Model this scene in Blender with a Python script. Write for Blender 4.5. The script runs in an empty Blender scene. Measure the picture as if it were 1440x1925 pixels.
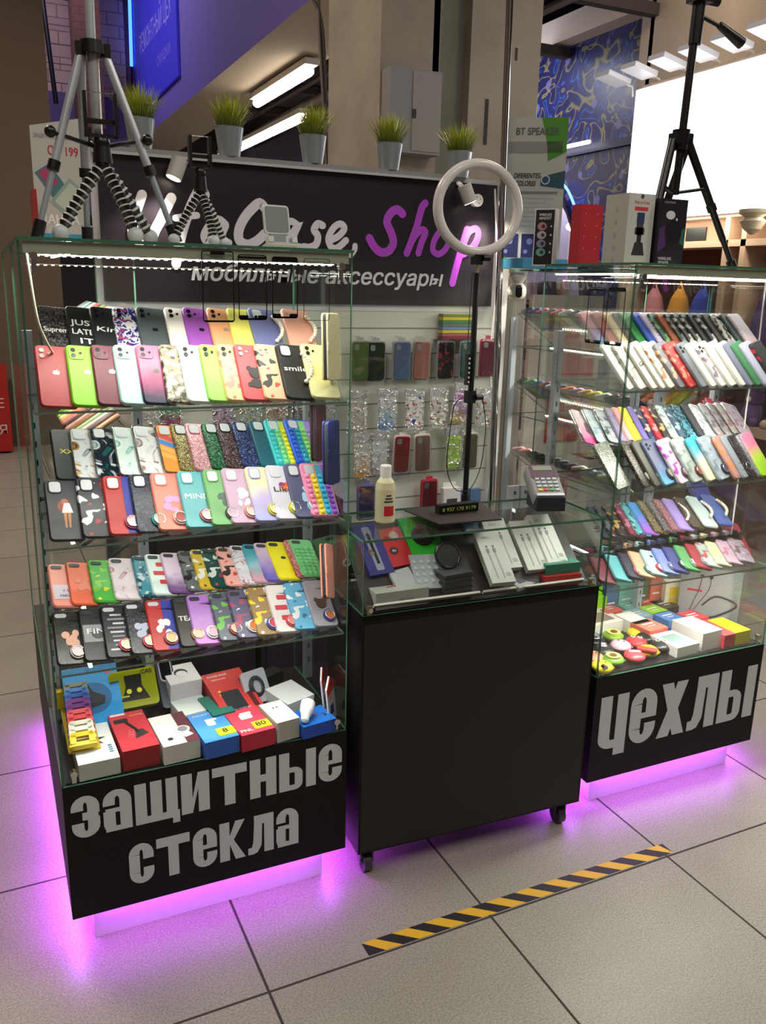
import bpy, math, random
from mathutils import Matrix, Vector, Euler
random.seed(7)
PI = math.pi
sc = bpy.context.scene
COL = sc.collection

# ------------------------------------------------------------------ camera
F_PX = 1600.346
CAM = Vector((-1.06537, -1.56226, 1.57619))
YAW, PITCH, ROLL = 0.43601, -0.260473, 0.024872
fwd = Vector((math.sin(YAW)*math.cos(PITCH), math.cos(YAW)*math.cos(PITCH), math.sin(PITCH)))
r0 = Vector((math.cos(YAW), -math.sin(YAW), 0)); u0 = r0.cross(fwd)
rt = math.cos(ROLL)*r0 + math.sin(ROLL)*u0
up = -math.sin(ROLL)*r0 + math.cos(ROLL)*u0
cd = bpy.data.cameras.new('camera'); cam = bpy.data.objects.new('camera', cd); COL.objects.link(cam)
cd.sensor_fit = 'HORIZONTAL'; cd.sensor_width = 36.0; cd.lens = F_PX*36.0/1440.0
cd.clip_start = 0.05; cd.clip_end = 100
cam.matrix_world = Matrix(((rt.x, up.x, -fwd.x, CAM.x), (rt.y, up.y, -fwd.y, CAM.y), (rt.z, up.z, -fwd.z, CAM.z), (0, 0, 0, 1)))
sc.camera = cam

# ------------------------------------------------------------------ view, world, big lights
sc.view_settings.view_transform = 'Standard'; sc.view_settings.look = 'None'
sc.view_settings.exposure = 0.0; sc.view_settings.gamma = 1.0; sc.view_settings.use_curve_mapping = False
sc.cycles.transparent_max_bounces = 40; sc.cycles.max_bounces = 8
sc.cycles.sample_clamp_indirect = 4.0; sc.cycles.caustics_reflective = False; sc.cycles.caustics_refractive = False
w = bpy.data.worlds.new('world'); sc.world = w; w.use_nodes = True
w.node_tree.nodes['Background'].inputs[0].default_value = (0.5, 0.5, 0.6, 1)
w.node_tree.nodes['Background'].inputs[1].default_value = 0.05

def srgb(h):
    h = h.lstrip('#')
    v = [int(h[i:i+2], 16)/255 for i in (0, 2, 4)]
    return tuple(((c/12.92) if c <= 0.04045 else ((c+0.055)/1.055)**2.4) for c in v)

def area(name, loc, sx, sy, power, color=(1, 1, 1), rot=(0, 0, 0), spread=None):
    l = bpy.data.lights.new(name, 'AREA'); l.shape = 'RECTANGLE'; l.size = sx; l.size_y = sy
    l.energy = power; l.color = color
    if spread: l.spread = spread
    o = bpy.data.objects.new(name, l); COL.objects.link(o); o.location = loc; o.rotation_euler = rot
    return o
# mall ceiling lights (their fittings are built with the ceiling further down)
MALL = [(-1.8, -2.2), (0.9, -3.2), (2.9, -1.2), (3.6, 3.4), (-2.2, 3.2)]
for i, (x, y) in enumerate(MALL):
    area('mall_ceiling_light', (x, y, 4.92), 1.2, 1.2, 60 if y < 0 else 130, (1.0, 0.93, 0.84) if y < 0 else (1.0, 0.85, 0.66))
area('mall_ceiling_light', (3.2, 9.5, 5.3), 2.5, 2.5, 420, (0.85, 0.85, 1.0))
area('mall_ceiling_light', (-0.4, 9.0, 5.5), 1.5, 3.0, 80, (0.82, 0.74, 1.0))

# ------------------------------------------------------------------ materials
MATS = {}
def nt(name):
    m = bpy.data.materials.new(name); m.use_nodes = True
    return m, m.node_tree.nodes, m.node_tree.links, m.node_tree.nodes['Principled BSDF']
def mat(hexc, rough=0.5, metal=0.0, emit=0.0, coat=0.0):
    k = (hexc, rough, metal, emit, coat)
    if k in MATS: return MATS[k]
    m, N, L, b = nt('colour_'+hexc)
    c = srgb(hexc)+(1,)
    b.inputs['Base Color'].default_value = c; b.inputs['Roughness'].default_value = rough
    b.inputs['Metallic'].default_value = metal
    if coat: b.inputs['Coat Weight'].default_value = coat
    if emit:
        b.inputs['Emission Color'].default_value = c; b.inputs['Emission Strength'].default_value = emit
    MATS[k] = m; return m
def pattern(kind, cols, scale=1.0, rough=0.35):
    k = (kind, tuple(cols), scale)
    if k in MATS: return MATS[k]
    m, N, L, b = nt('print_'+kind)
    b.inputs['Roughness'].default_value = rough
    tc = N.new('ShaderNodeTexCoord'); src = tc.outputs['Object']
    C = [srgb(c)+(1,) for c in cols]
    def ramp(stops, interp='LINEAR'):
        r = N.new('ShaderNodeValToRGB'); r.color_ramp.interpolation = interp
        e = r.color_ramp.elements
        e[0].position = stops[0][0]; e[0].color = stops[0][1]; e[1].position = stops[-1][0]; e[1].color = stops[-1][1]
        for p, c in stops[1:-1]:
            n = e.new(p); n.color = c
        return r
    def noise(s, det=3, dist=0.0, rgh=0.5):
        n = N.new('ShaderNodeTexNoise'); n.inputs['Scale'].default_value = s; n.inputs['Detail'].default_value = det
        n.inputs['Distortion'].default_value = dist; n.inputs['Roughness'].default_value = rgh
        L.new(src, n.inputs['Vector']); return n
    def voro(s, feat='F1'):
        n = N.new('ShaderNodeTexVoronoi'); n.inputs['Scale'].default_value = s; n.feature = feat
        L.new(src, n.inputs['Vector']); return n
    if kind == 'gl':
        v = voro(620*scale); r = ramp([(0.0, C[0]), (0.5, C[0]), (0.78, C[1]), (1.0, (1, 1, 1, 1))])
        L.new(v.outputs['Color'], r.inputs[0]); L.new(r.outputs[0], b.inputs['Base Color'])
        b.inputs['Metallic'].default_value = 0.4; b.inputs['Roughness'].default_value = 0.3
    elif kind == 'mb':
        n = noise(16*scale, 3, 1.9, 0.45); r = ramp([(0.30, C[1]), (0.42, C[0]), (0.52, C[0]), (0.58, C[2]), (0.66, C[1]), (0.72, C[0])])
        L.new(n.outputs['Fac'], r.inputs[0]); L.new(r.outputs[0], b.inputs['Base Color']); b.inputs['Roughness'].default_value = 0.15
    elif kind == 'gr':
        s = N.new('ShaderNodeSeparateXYZ'); L.new(src, s.inputs[0])
        n = noise(22*scale, 2); a = N.new('ShaderNodeMath'); a.operation = 'MULTIPLY_ADD'
        L.new(n.outputs['Fac'], a.inputs[0]); a.inputs[1].default_value = 0.09
        L.new(s.outputs['Z'], a.inputs[2])
        mlt = N.new('ShaderNodeMath'); mlt.operation = 'MULTIPLY'; mlt.inputs[1].default_value = 5.2
        L.new(a.outputs[0], mlt.inputs[0])
        st = [(0.28+0.55*i/(len(C)-1), c) for i, c in enumerate(C)]
        r = ramp(st); L.new(mlt.outputs[0], r.inputs[0]); L.new(r.outputs[0], b.inputs['Base Color'])
    elif kind in ('bl', 'cm'):
        n = noise(34*scale if kind == 'bl' else 60*scale, 1.0 if kind == 'bl' else 2.0, 0.3)
        r = ramp([(0.0, C[2]), (0.36 if kind == 'bl' else 0.42, C[0]), (0.60 if kind == 'bl' else 0.55, C[1])], 'CONSTANT')
        L.new(n.outputs['Fac'], r.inputs[0]); L.new(r.outputs[0], b.inputs['Base Color'])
    elif kind == 'ps':
        n = noise(70*scale, 2, 2.0); r = ramp([(0.0, C[0]), (0.47, C[0]), (0.5, C[1]), (0.54, C[0])])
        L.new(n.outputs['Fac'], r.inputs[0]); L.new(r.outputs[0], b.inputs['Base Color'])
    elif kind == 'vn':
        n = noise(24*scale, 2, 1.2); r = ramp([(0.0, C[0]), (0.47, C[0]), (0.5, C[1]), (0.53, C[0])])
        L.new(n.outputs['Fac'], r.inputs[0]); L.new(r.outputs[0], b.inputs['Base Color'])
    elif kind == 'sc':
        v = voro(95*scale); r = ramp([(0.0, C[0]), (0.35, C[1]), (0.75, C[2])], 'CONSTANT')
        L.new(v.outputs['Color'], r.inputs[0]); L.new(r.outputs[0], b.inputs['Base Color'])
    elif kind == 'gf':
        n = noise(55*scale, 3, 0.8); r = ramp([(0.0, C[0]), (0.46, C[1]), (0.56, C[0]), (0.62, C[2])], 'CONSTANT')
        L.new(n.outputs['Fac'], r.inputs[0]); L.new(r.outputs[0], b.inputs['Base Color'])
    elif kind == 'conc':
        n = noise(3.0*scale, 6, 0.2, 0.6); r = ramp([(0.3, C[0]), (0.7, C[1])])
        L.new(n.outputs['Fac'], r.inputs[0]); L.new(r.outputs[0], b.inputs['Base Color']); b.inputs['Roughness'].default_value = 0.8
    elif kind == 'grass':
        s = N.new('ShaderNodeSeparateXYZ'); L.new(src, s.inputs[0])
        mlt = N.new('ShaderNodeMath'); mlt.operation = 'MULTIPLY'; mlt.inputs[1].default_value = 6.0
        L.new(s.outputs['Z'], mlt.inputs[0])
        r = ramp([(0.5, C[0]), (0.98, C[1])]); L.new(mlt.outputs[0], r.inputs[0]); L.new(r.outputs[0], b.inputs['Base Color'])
    MATS[k] = m; return m

def make_glass(name, tint, refl=1.0):
    m = bpy.data.materials.new(name); m.use_nodes = True
    N, L = m.node_tree.nodes, m.node_tree.links
    N.remove(N['Principled BSDF']); out = N['Material Output']
    t = N.new('ShaderNodeBsdfTransparent'); t.inputs[0].default_value = tint+(1,)
    g = N.new('ShaderNodeBsdfGlossy'); g.inputs['Roughness'].default_value = 0.0; g.inputs[0].default_value = (1, 1, 1, 1)
    fr = N.new('ShaderNodeFresnel'); fr.inputs['IOR'].default_value = 1.45
    ml = N.new('ShaderNodeMath'); ml.operation = 'MULTIPLY'; ml.inputs[1].default_value = refl
    mx = N.new('ShaderNodeMixShader'); L.new(fr.outputs[0], ml.inputs[0]); L.new(ml.outputs[0], mx.inputs[0])
    L.new(t.outputs[0], mx.inputs[1]); L.new(g.outputs[0], mx.inputs[2]); L.new(mx.outputs[0], out.inputs[0])
    return m
GLASS = make_glass('clear_glass', (0.972, 0.988, 0.980), 0.22)
PLASTIC = make_glass('clear_plastic', (0.94, 0.95, 0.95), 1.0)
def make_bag():
    m = make_glass('crinkled_bag', (.9, .91, .91), 1.0); N, L = m.node_tree.nodes, m.node_tree.links
    tc = N.new('ShaderNodeTexCoord'); n = N.new('ShaderNodeTexNoise'); n.inputs['Scale'].default_value = 70; n.inputs['Detail'].default_value = 2; n.inputs['Distortion'].default_value = 1.5
    L.new(tc.outputs['Object'], n.inputs['Vector']); r = N.new('ShaderNodeValToRGB'); e = r.color_ramp.elements
    e[0].position = .54; e[0].color = (.06, .06, .06, 1); e[1].position = .60; e[1].color = (.6, .6, .6, 1)
    bp = N.new('ShaderNodeBump'); bp.inputs['Strength'].default_value = .9; bp.inputs['Distance'].default_value = .01
    L.new(n.outputs['Fac'], bp.inputs['Height']); L.new(n.outputs['Fac'], r.inputs[0])
    for q in N:
        if q.type == 'BSDF_GLOSSY': L.new(bp.outputs[0], q.inputs['Normal']); q.inputs['Roughness'].default_value = .12
        if q.type == 'MIX_SHADER': L.new(r.outputs[0], q.inputs[0])
    return m
BAG = make_bag()
EDGE = mat('3f6f58', 0.3); EDGE_D = mat('2c5044', 0.3)
BLACK = mat('17141a', 0.45); LAM = None
CHROME = mat('d8d8dc', 0.12, 1.0); ALU = mat('b4bcc4', 0.4, 0.3); DARKP = mat('121214', 0.35)
WHITE = mat('eceae8', 0.5); WHITEM = mat('d2d5ca', 0.7)

# ------------------------------------------------------------------ mesh builder
class MB:
    def __init__(s): s.v = []; s.f = []; s.mi = []; s.mats = []; s.M = Matrix(); s.sm = []
    def m(s, mt):
        if mt not in s.mats: s.mats.append(mt)
        return s.mats.index(mt)
    def add(s, vs, fs, mt, smooth=False):
        b = len(s.v); s.v += [tuple(s.M @ Vector(p)) for p in vs]; i = s.m(mt)
        for f in fs:
            s.f.append(tuple(b+k for k in f)); s.mi.append(i); s.sm.append(smooth)
    def box(s, x0, x1, y0, y1, z0, z1, mt, side=None):
        vs = [(x, y, z) for z in (z0, z1) for y in (y0, y1) for x in (x0, x1)]
        F = {'b': (0, 2, 3, 1), 't': (4, 5, 7, 6), 'f': (0, 1, 5, 4), 'k': (2, 6, 7, 3), 'l': (0, 4, 6, 2), 'r': (1, 3, 7, 5)}
        if side:
            for k, f in F.items(): s.add(vs, [f], side.get(k, mt))
        else: s.add(vs, list(F.values()), mt)
    def cbox(s, c, d, mt): s.box(c[0]-d[0]/2, c[0]+d[0]/2, c[1]-d[1]/2, c[1]+d[1]/2, c[2]-d[2]/2, c[2]+d[2]/2, mt)
    def cyl(s, p0, p1, ra, rb, mt, n=16, caps=True):
        p0, p1 = Vector(p0), Vector(p1); d = (p1-p0)
        if d.length < 1e-9: return
        q = d.to_track_quat('Z', 'Y').to_matrix()
        vs = []
        for p, r in ((p0, ra), (p1, rb)):
            for i in range(n):
                a = 2*PI*i/n; vs.append(tuple(p + q @ Vector((r*math.cos(a), r*math.sin(a), 0))))
        s.add(vs, [(i, (i+1) % n, n+(i+1) % n, n+i) for i in range(n)], mt, True)
        if caps: s.add(vs, [tuple(range(n-1, -1, -1)), tuple(range(n, 2*n))], mt)
    def tube(s, pts, r, mt, n=8, closed=False):
        P = [Vector(p) for p in pts]; k = len(P); vs = []
        up_ = Vector((0, 0, 1)); prev = None
        for i in range(k):
            a = P[(i-1) % k] if (closed or i > 0) else P[i]; b = P[(i+1) % k] if (closed or i < k-1) else P[i]
            t = (b-a).normalized()
            if prev is None:
                prev = t.orthogonal().normalized()
            prev = (prev - t*prev.dot(t))
            prev = prev.normalized() if prev.length > 1e-6 else t.orthogonal().normalized()
            o = t.cross(prev); rr = r[i] if isinstance(r, (list, tuple)) else r
            for j in range(n):
                an = 2*PI*j/n; vs.append(tuple(P[i]+rr*(math.cos(an)*prev+math.sin(an)*o)))
        fs = []
        for i in range(k if closed else k-1):
            for j in range(n):
                fs.append((i*n+j, i*n+(j+1) % n, ((i+1) % k)*n+(j+1) % n, ((i+1) % k)*n+j))
        s.add(vs, fs, mt, True)
        if not closed: s.add(vs, [tuple(range(n-1, -1, -1)), tuple(range((k-1)*n, k*n))], mt)
    def lathe(s, prof, mt, c=(0, 0, 0), n=20, mts=None):
        vs = [(c[0]+r*math.cos(2*PI*j/n), c[1]+r*math.sin(2*PI*j/n), c[2]+z) for r, z in prof for j in range(n)]
        for i in range(len(prof)-1):
            s.add(vs, [(i*n+j, i*n+(j+1) % n, (i+1)*n+(j+1) % n, (i+1)*n+j) for j in range(n)], mts[i] if mts else mt, True)
        s.add(vs, [tuple(range(n-1, -1, -1)), tuple(range((len(prof)-1)*n, len(prof)*n))], mt)
    def ball(s, c, r, mt, n=10, m_=6, sc_=(1, 1, 1)):
        vs = []
        for i in range(m_+1):
            t = PI*i/m_
            for j in range(n):
                a = 2*PI*j/n; vs.append((c[0]+sc_[0]*r*math.sin(t)*math.cos(a), c[1]+sc_[1]*r*math.sin(t)*math.sin(a), c[2]+sc_[2]*r*math.cos(t)))
        s.add(vs, [(i*n+j, (i+1)*n+j, (i+1)*n+(j+1) % n, i*n+(j+1) % n) for i in range(m_) for j in range(n)], mt, True)
    def rprism(s, w, h, y0, y1, rad, mt, cx=0, cz=0, bev=0.0, n=4, front=None):
        # rounded rectangle in local XZ, thickness y0 (front, towards -y) .. y1
        def loop(e, y):
            W, H, R = w/2-e, h/2-e, max(rad-e, 0.0005); o = []
            for qx, qz, a0 in ((1, 1, 0), (-1, 1, 90), (-1, -1, 180), (1, -1, 270)):
                for i in range(n+1):
                    a = math.radians(a0+90*i/n); o.append((cx+qx*(W-R)+R*math.cos(a), y, cz+qz*(H-R)+R*math.sin(a)))
            return o
        rings = [loop(bev, y0), loop(0, y0+bev), loop(0, y1-bev*0.5), loop(bev*0.5, y1)] if bev else [loop(0, y0), loop(0, y1)]
        k = 4*(n+1); vs = [p for r_ in rings for p in r_]
        fs = [(i*k+j, i*k+(j+1) % k, (i+1)*k+(j+1) % k, (i+1)*k+j) for i in range(len(rings)-1) for j in range(k)]
        s.add(vs, fs, mt, bool(bev))
        s.add(vs, [tuple(range(k-1, -1, -1))], front or mt); s.add(vs, [tuple(range((len(rings)-1)*k, len(rings)*k))], mt)
    def disc(s, cx, cz, r, y0, y1, mt, n=16, rx=1.0):
        vs = [(cx+rx*r*math.cos(2*PI*i/n), y, cz+r*math.sin(2*PI*i/n)) for y in (y0, y1) for i in range(n)]
        s.add(vs, [(i, (i+1) % n, n+(i+1) % n, n+i) for i in range(n)]+[tuple(range(n-1, -1, -1)), tuple(range(n, 2*n))], mt)
    def prism(s, poly, y0, y1, mt):
        n = len(poly); vs = [(x, y, z) for y in (y0, y1) for x, z in poly]
        s.add(vs, [(i, (i+1) % n, n+(i+1) % n, n+i) for i in range(n)]+[tuple(range(n-1, -1, -1)), tuple(range(n, 2*n))], mt)
    def ribbon(s, pts, w, y0, y1, mt, rnd=False):
        P = [Vector((a, b)) for a, b in pts]; n = len(P); L_, R_ = [], []
        for i in range(n):
            d = (P[min(i+1, n-1)]-P[max(i-1, 0)]).normalized(); nn = Vector((-d.y, d.x))
            if 0 < i < n-1:
                d1 = (P[i]-P[i-1]).normalized(); c = max(0.5, abs(nn.dot(Vector((-d1.y, d1.x)))))
            else: c = 1
            ww = (w[i] if isinstance(w, (list, tuple)) else w)/2/c
            L_.append(P[i]+nn*ww); R_.append(P[i]-nn*ww)
        for i in range(n-1):
            s.prism([tuple(R_[i]), tuple(R_[i+1]), tuple(L_[i+1]), tuple(L_[i])], y0-i*6e-6, y1, mt)
        if rnd:
            for q, i in enumerate((0, n-1)):
                s.disc(P[i].x, P[i].y, (w[i] if isinstance(w, (list, tuple)) else w)/2, y0-(n+q)*6e-6, y1, mt, 12)
    def text(s, body, size, x, z, y, mt, bold=0.0, sx=1.0, shear=0.0, align='CENTER', width=None, rot=0.0, depth=0.0004):
        vs, fs, (a, b) = glyphs(body, 0.0, align)
        if bold > 0:
            for n_, (qx, qz) in enumerate(((-1, -1), (1, 1), (-1, 1), (1, -1))):
                s.text(body, size, x+qx*bold*size*.55, z+qz*bold*size*.4, y-1.2e-5*(n_+1), mt, 0.0, sx, shear, align, width, rot, depth)
        k = size*sx
        if width: k = width/max(b-a, 1e-6)
        c, sn = math.cos(rot), math.sin(rot)
        o = []
        for px, py, pz in vs:
            X, Z = px*k+shear*py*size, py*size
            o.append((x+X*c-Z*sn, y-pz*depth, z+X*sn+Z*c))
        s.add(o, fs, mt)
    def build(s, name, parent=None, mt=None):
        me = bpy.data.meshes.new(name); me.from_pydata(s.v, [], s.f)
        for t in s.mats: me.materials.append(t)
        me.polygons.foreach_set('material_index', s.mi); me.polygons.foreach_set('use_smooth', s.sm); me.update()
        o = bpy.data.objects.new(name, me); COL.objects.link(o)
        if parent: o.parent = parent
        return o
_G = {}
def glyphs(body, bold, align):
    k = (body, bold, align)
    if k not in _G:
        cu = bpy.data.curves.new('t', 'FONT'); cu.body = body; cu.size = 1; cu.offset = bold; cu.align_x = align; cu.resolution_u = 3; cu.space_line = 0.9
        o = bpy.data.objects.new('t', cu); me = o.to_mesh()
        vs = [tuple(v.co) for v in me.vertices]; fs = [tuple(p.vertices) for p in me.polygons]
        vs = [(a, b, 1.0) for a, b, c in vs]
        xs = [v[0] for v in vs] or [0, 1]
        _G[k] = (vs, [f for f in fs], (min(xs), max(xs)))
        o.to_mesh_clear(); bpy.data.objects.remove(o); bpy.data.curves.remove(cu)
    return _G[k]

def thing(name, label, cat, loc=(0, 0, 0), rot=(0, 0, 0), group=None):
    o = bpy.data.objects.new(name, None); COL.objects.link(o); o.empty_display_size = 0.05
    o.location = loc; o.rotation_euler = rot; o['label'] = label; o['category'] = cat
    if group: o['group'] = group
    return o
def tag(o, label, cat, group=None, kind=None):
    o['label'] = label; o['category'] = cat
    if group: o['group'] = group
    if kind: o['kind'] = kind
    return o
def struct(name, mb, label=None):
    o = mb.build(name); o['kind'] = 'structure'
    if label: o['label'] = label
    return o
def pane(parent, name, x0, x1, y0, y1, z0, z1, edge=None):
    b = MB(); e = edge or EDGE
    d = (x1-x0, y1-y0, z1-z0); k = d.index(min(d))
    big = {0: ('l', 'r'), 1: ('f', 'k'), 2: ('b', 't')}[k]
    b.box(x0, x1, y0, y1, z0, z1, e, {big[0]: GLASS, big[1]: GLASS})
    return b.build(name, parent)
# ------------------------------------------------------------------ floor
TR = 0.01408
def tilem():
    m, N, L, b = nt('speckled_floor_tiles')
    tc = N.new('ShaderNodeTexCoord'); mp = N.new('ShaderNodeMapping'); mp.inputs['Rotation'].default_value = (0, 0, -TR)
    L.new(tc.outputs['Object'], mp.inputs[0])
    s = N.new('ShaderNodeSeparateXYZ'); L.new(mp.outputs[0], s.inputs[0])
    def M(op, a, bb=None):
        n = N.new('ShaderNodeMath'); n.operation = op
        for i, v in enumerate((a, bb)):
            if v is None: continue
            if isinstance(v, (int, float)): n.inputs[i].default_value = v
            else: L.new(v, n.inputs[i])
        return n.outputs[0]
    g = []
    for ax in ('X', 'Y'):
        t = M('DIVIDE', s.outputs[ax], 0.6); f = M('FRACT', M('ADD', t, 40.0)); d = M('ABSOLUTE', M('SUBTRACT', f, 0.5))
        g.append(M('GREATER_THAN', d, 0.4945))
    gr = M('MAXIMUM', g[0], g[1])
    fl = []
    for ax in ('X', 'Y'): fl.append(M('FLOOR', M('DIVIDE', s.outputs[ax], 0.6)))
    cb = N.new('ShaderNodeCombineXYZ'); L.new(fl[0], cb.inputs[0]); L.new(fl[1], cb.inputs[1])
    wn = N.new('ShaderNodeTexWhiteNoise'); wn.noise_dimensions = '2D'; L.new(cb.outputs[0], wn.inputs['Vector'])
    n1 = N.new('ShaderNodeTexNoise'); n1.inputs['Scale'].default_value = 210; n1.inputs['Detail'].default_value = 3; L.new(tc.outputs['Object'], n1.inputs['Vector'])
    n2 = N.new('ShaderNodeTexNoise'); n2.inputs['Scale'].default_value = 3.5; n2.inputs['Detail'].default_value = 5; L.new(tc.outputs['Object'], n2.inputs['Vector'])
    r = N.new('ShaderNodeValToRGB'); e = r.color_ramp.elements
    e[0].position = 0.34; e[0].color = srgb('847e74')+(1,); e[1].position = 0.62; e[1].color = srgb('a49e93')+(1,)
    L.new(n1.outputs['Fac'], r.inputs[0])
    hs = N.new('ShaderNodeHueSaturation'); L.new(r.outputs[0], hs.inputs['Color'])
    v = M('ADD', M('MULTIPLY', wn.outputs['Value'], 0.07), M('ADD', 0.76, M('MULTIPLY', n2.outputs['Fac'], 0.36)))
    L.new(v, hs.inputs['Value'])
    mx = N.new('ShaderNodeMix'); mx.data_type = 'RGBA'; L.new(gr, mx.inputs['Factor'])
    L.new(hs.outputs[0], mx.inputs['A']); mx.inputs['B'].default_value = srgb('3a342f')+(1,)
    L.new(mx.outputs['Result'], b.inputs['Base Color'])
    ro = M('ADD', 0.40, M('MULTIPLY', gr, 0.5)); L.new(ro, b.inputs['Roughness'])
    bp = N.new('ShaderNodeBump'); bp.inputs['Strength'].default_value = 0.25; bp.inputs['Distance'].default_value = 0.002
    L.new(M('SUBTRACT', 1.0, gr), bp.inputs['Height']); L.new(bp.outputs[0], b.inputs['Normal'])
    return m
b = MB(); b.box(-5, 9, -5, 15, -0.1, 0, tilem()); struct('floor', b)
b = MB(); b.box(-5, 9, -5, 15, 6.2, 6.3, mat('2b2730', 0.9)); struct('ceiling', b)
b = MB(); b.box(-5.1, -5, -5, 15, 0, 6.2, mat('6e6055', 0.9)); struct('wall_left', b)
b = MB(); b.box(-5, 9, 15, 15.1, 0, 6.2, mat('5b4e55', 0.9)); struct('wall_back', b)
b = MB(); b.box(-5, 9, -5.1, -5, 0, 6.2, mat('6a5f5a', 0.9)); struct('wall_front', b)
b = MB(); b.box(9, 9.1, -5, 15, 0, 6.2, mat('5c5058', 0.9)); struct('wall_right', b)
for i, (x, y) in enumerate(MALL):
    t = thing('ceiling_light_panel', 'square white light panel hung %s the kiosk' % ('high to the left of', 'high in front of', 'high to the front right of', 'high behind and right of', 'high behind and left of')[i], 'ceiling light', (x, y, 4.94))
    b = MB(); b.box(-.66, .66, -.66, .66, 0.0, 0.07, WHITE); b.build('housing', t)
    b = MB(); b.box(-.6, .6, -.6, .6, -0.008, -0.001, mat('fff4e6', 0.5, 0, 1.2)); b.build('diffuser', t)
    b = MB()
    for sx in (-.5, .5): b.tube([(sx, 0, .07), (sx, 0, 1.26)], .006, ALU, 6)
    b.build('hanger_rod', t)

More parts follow.
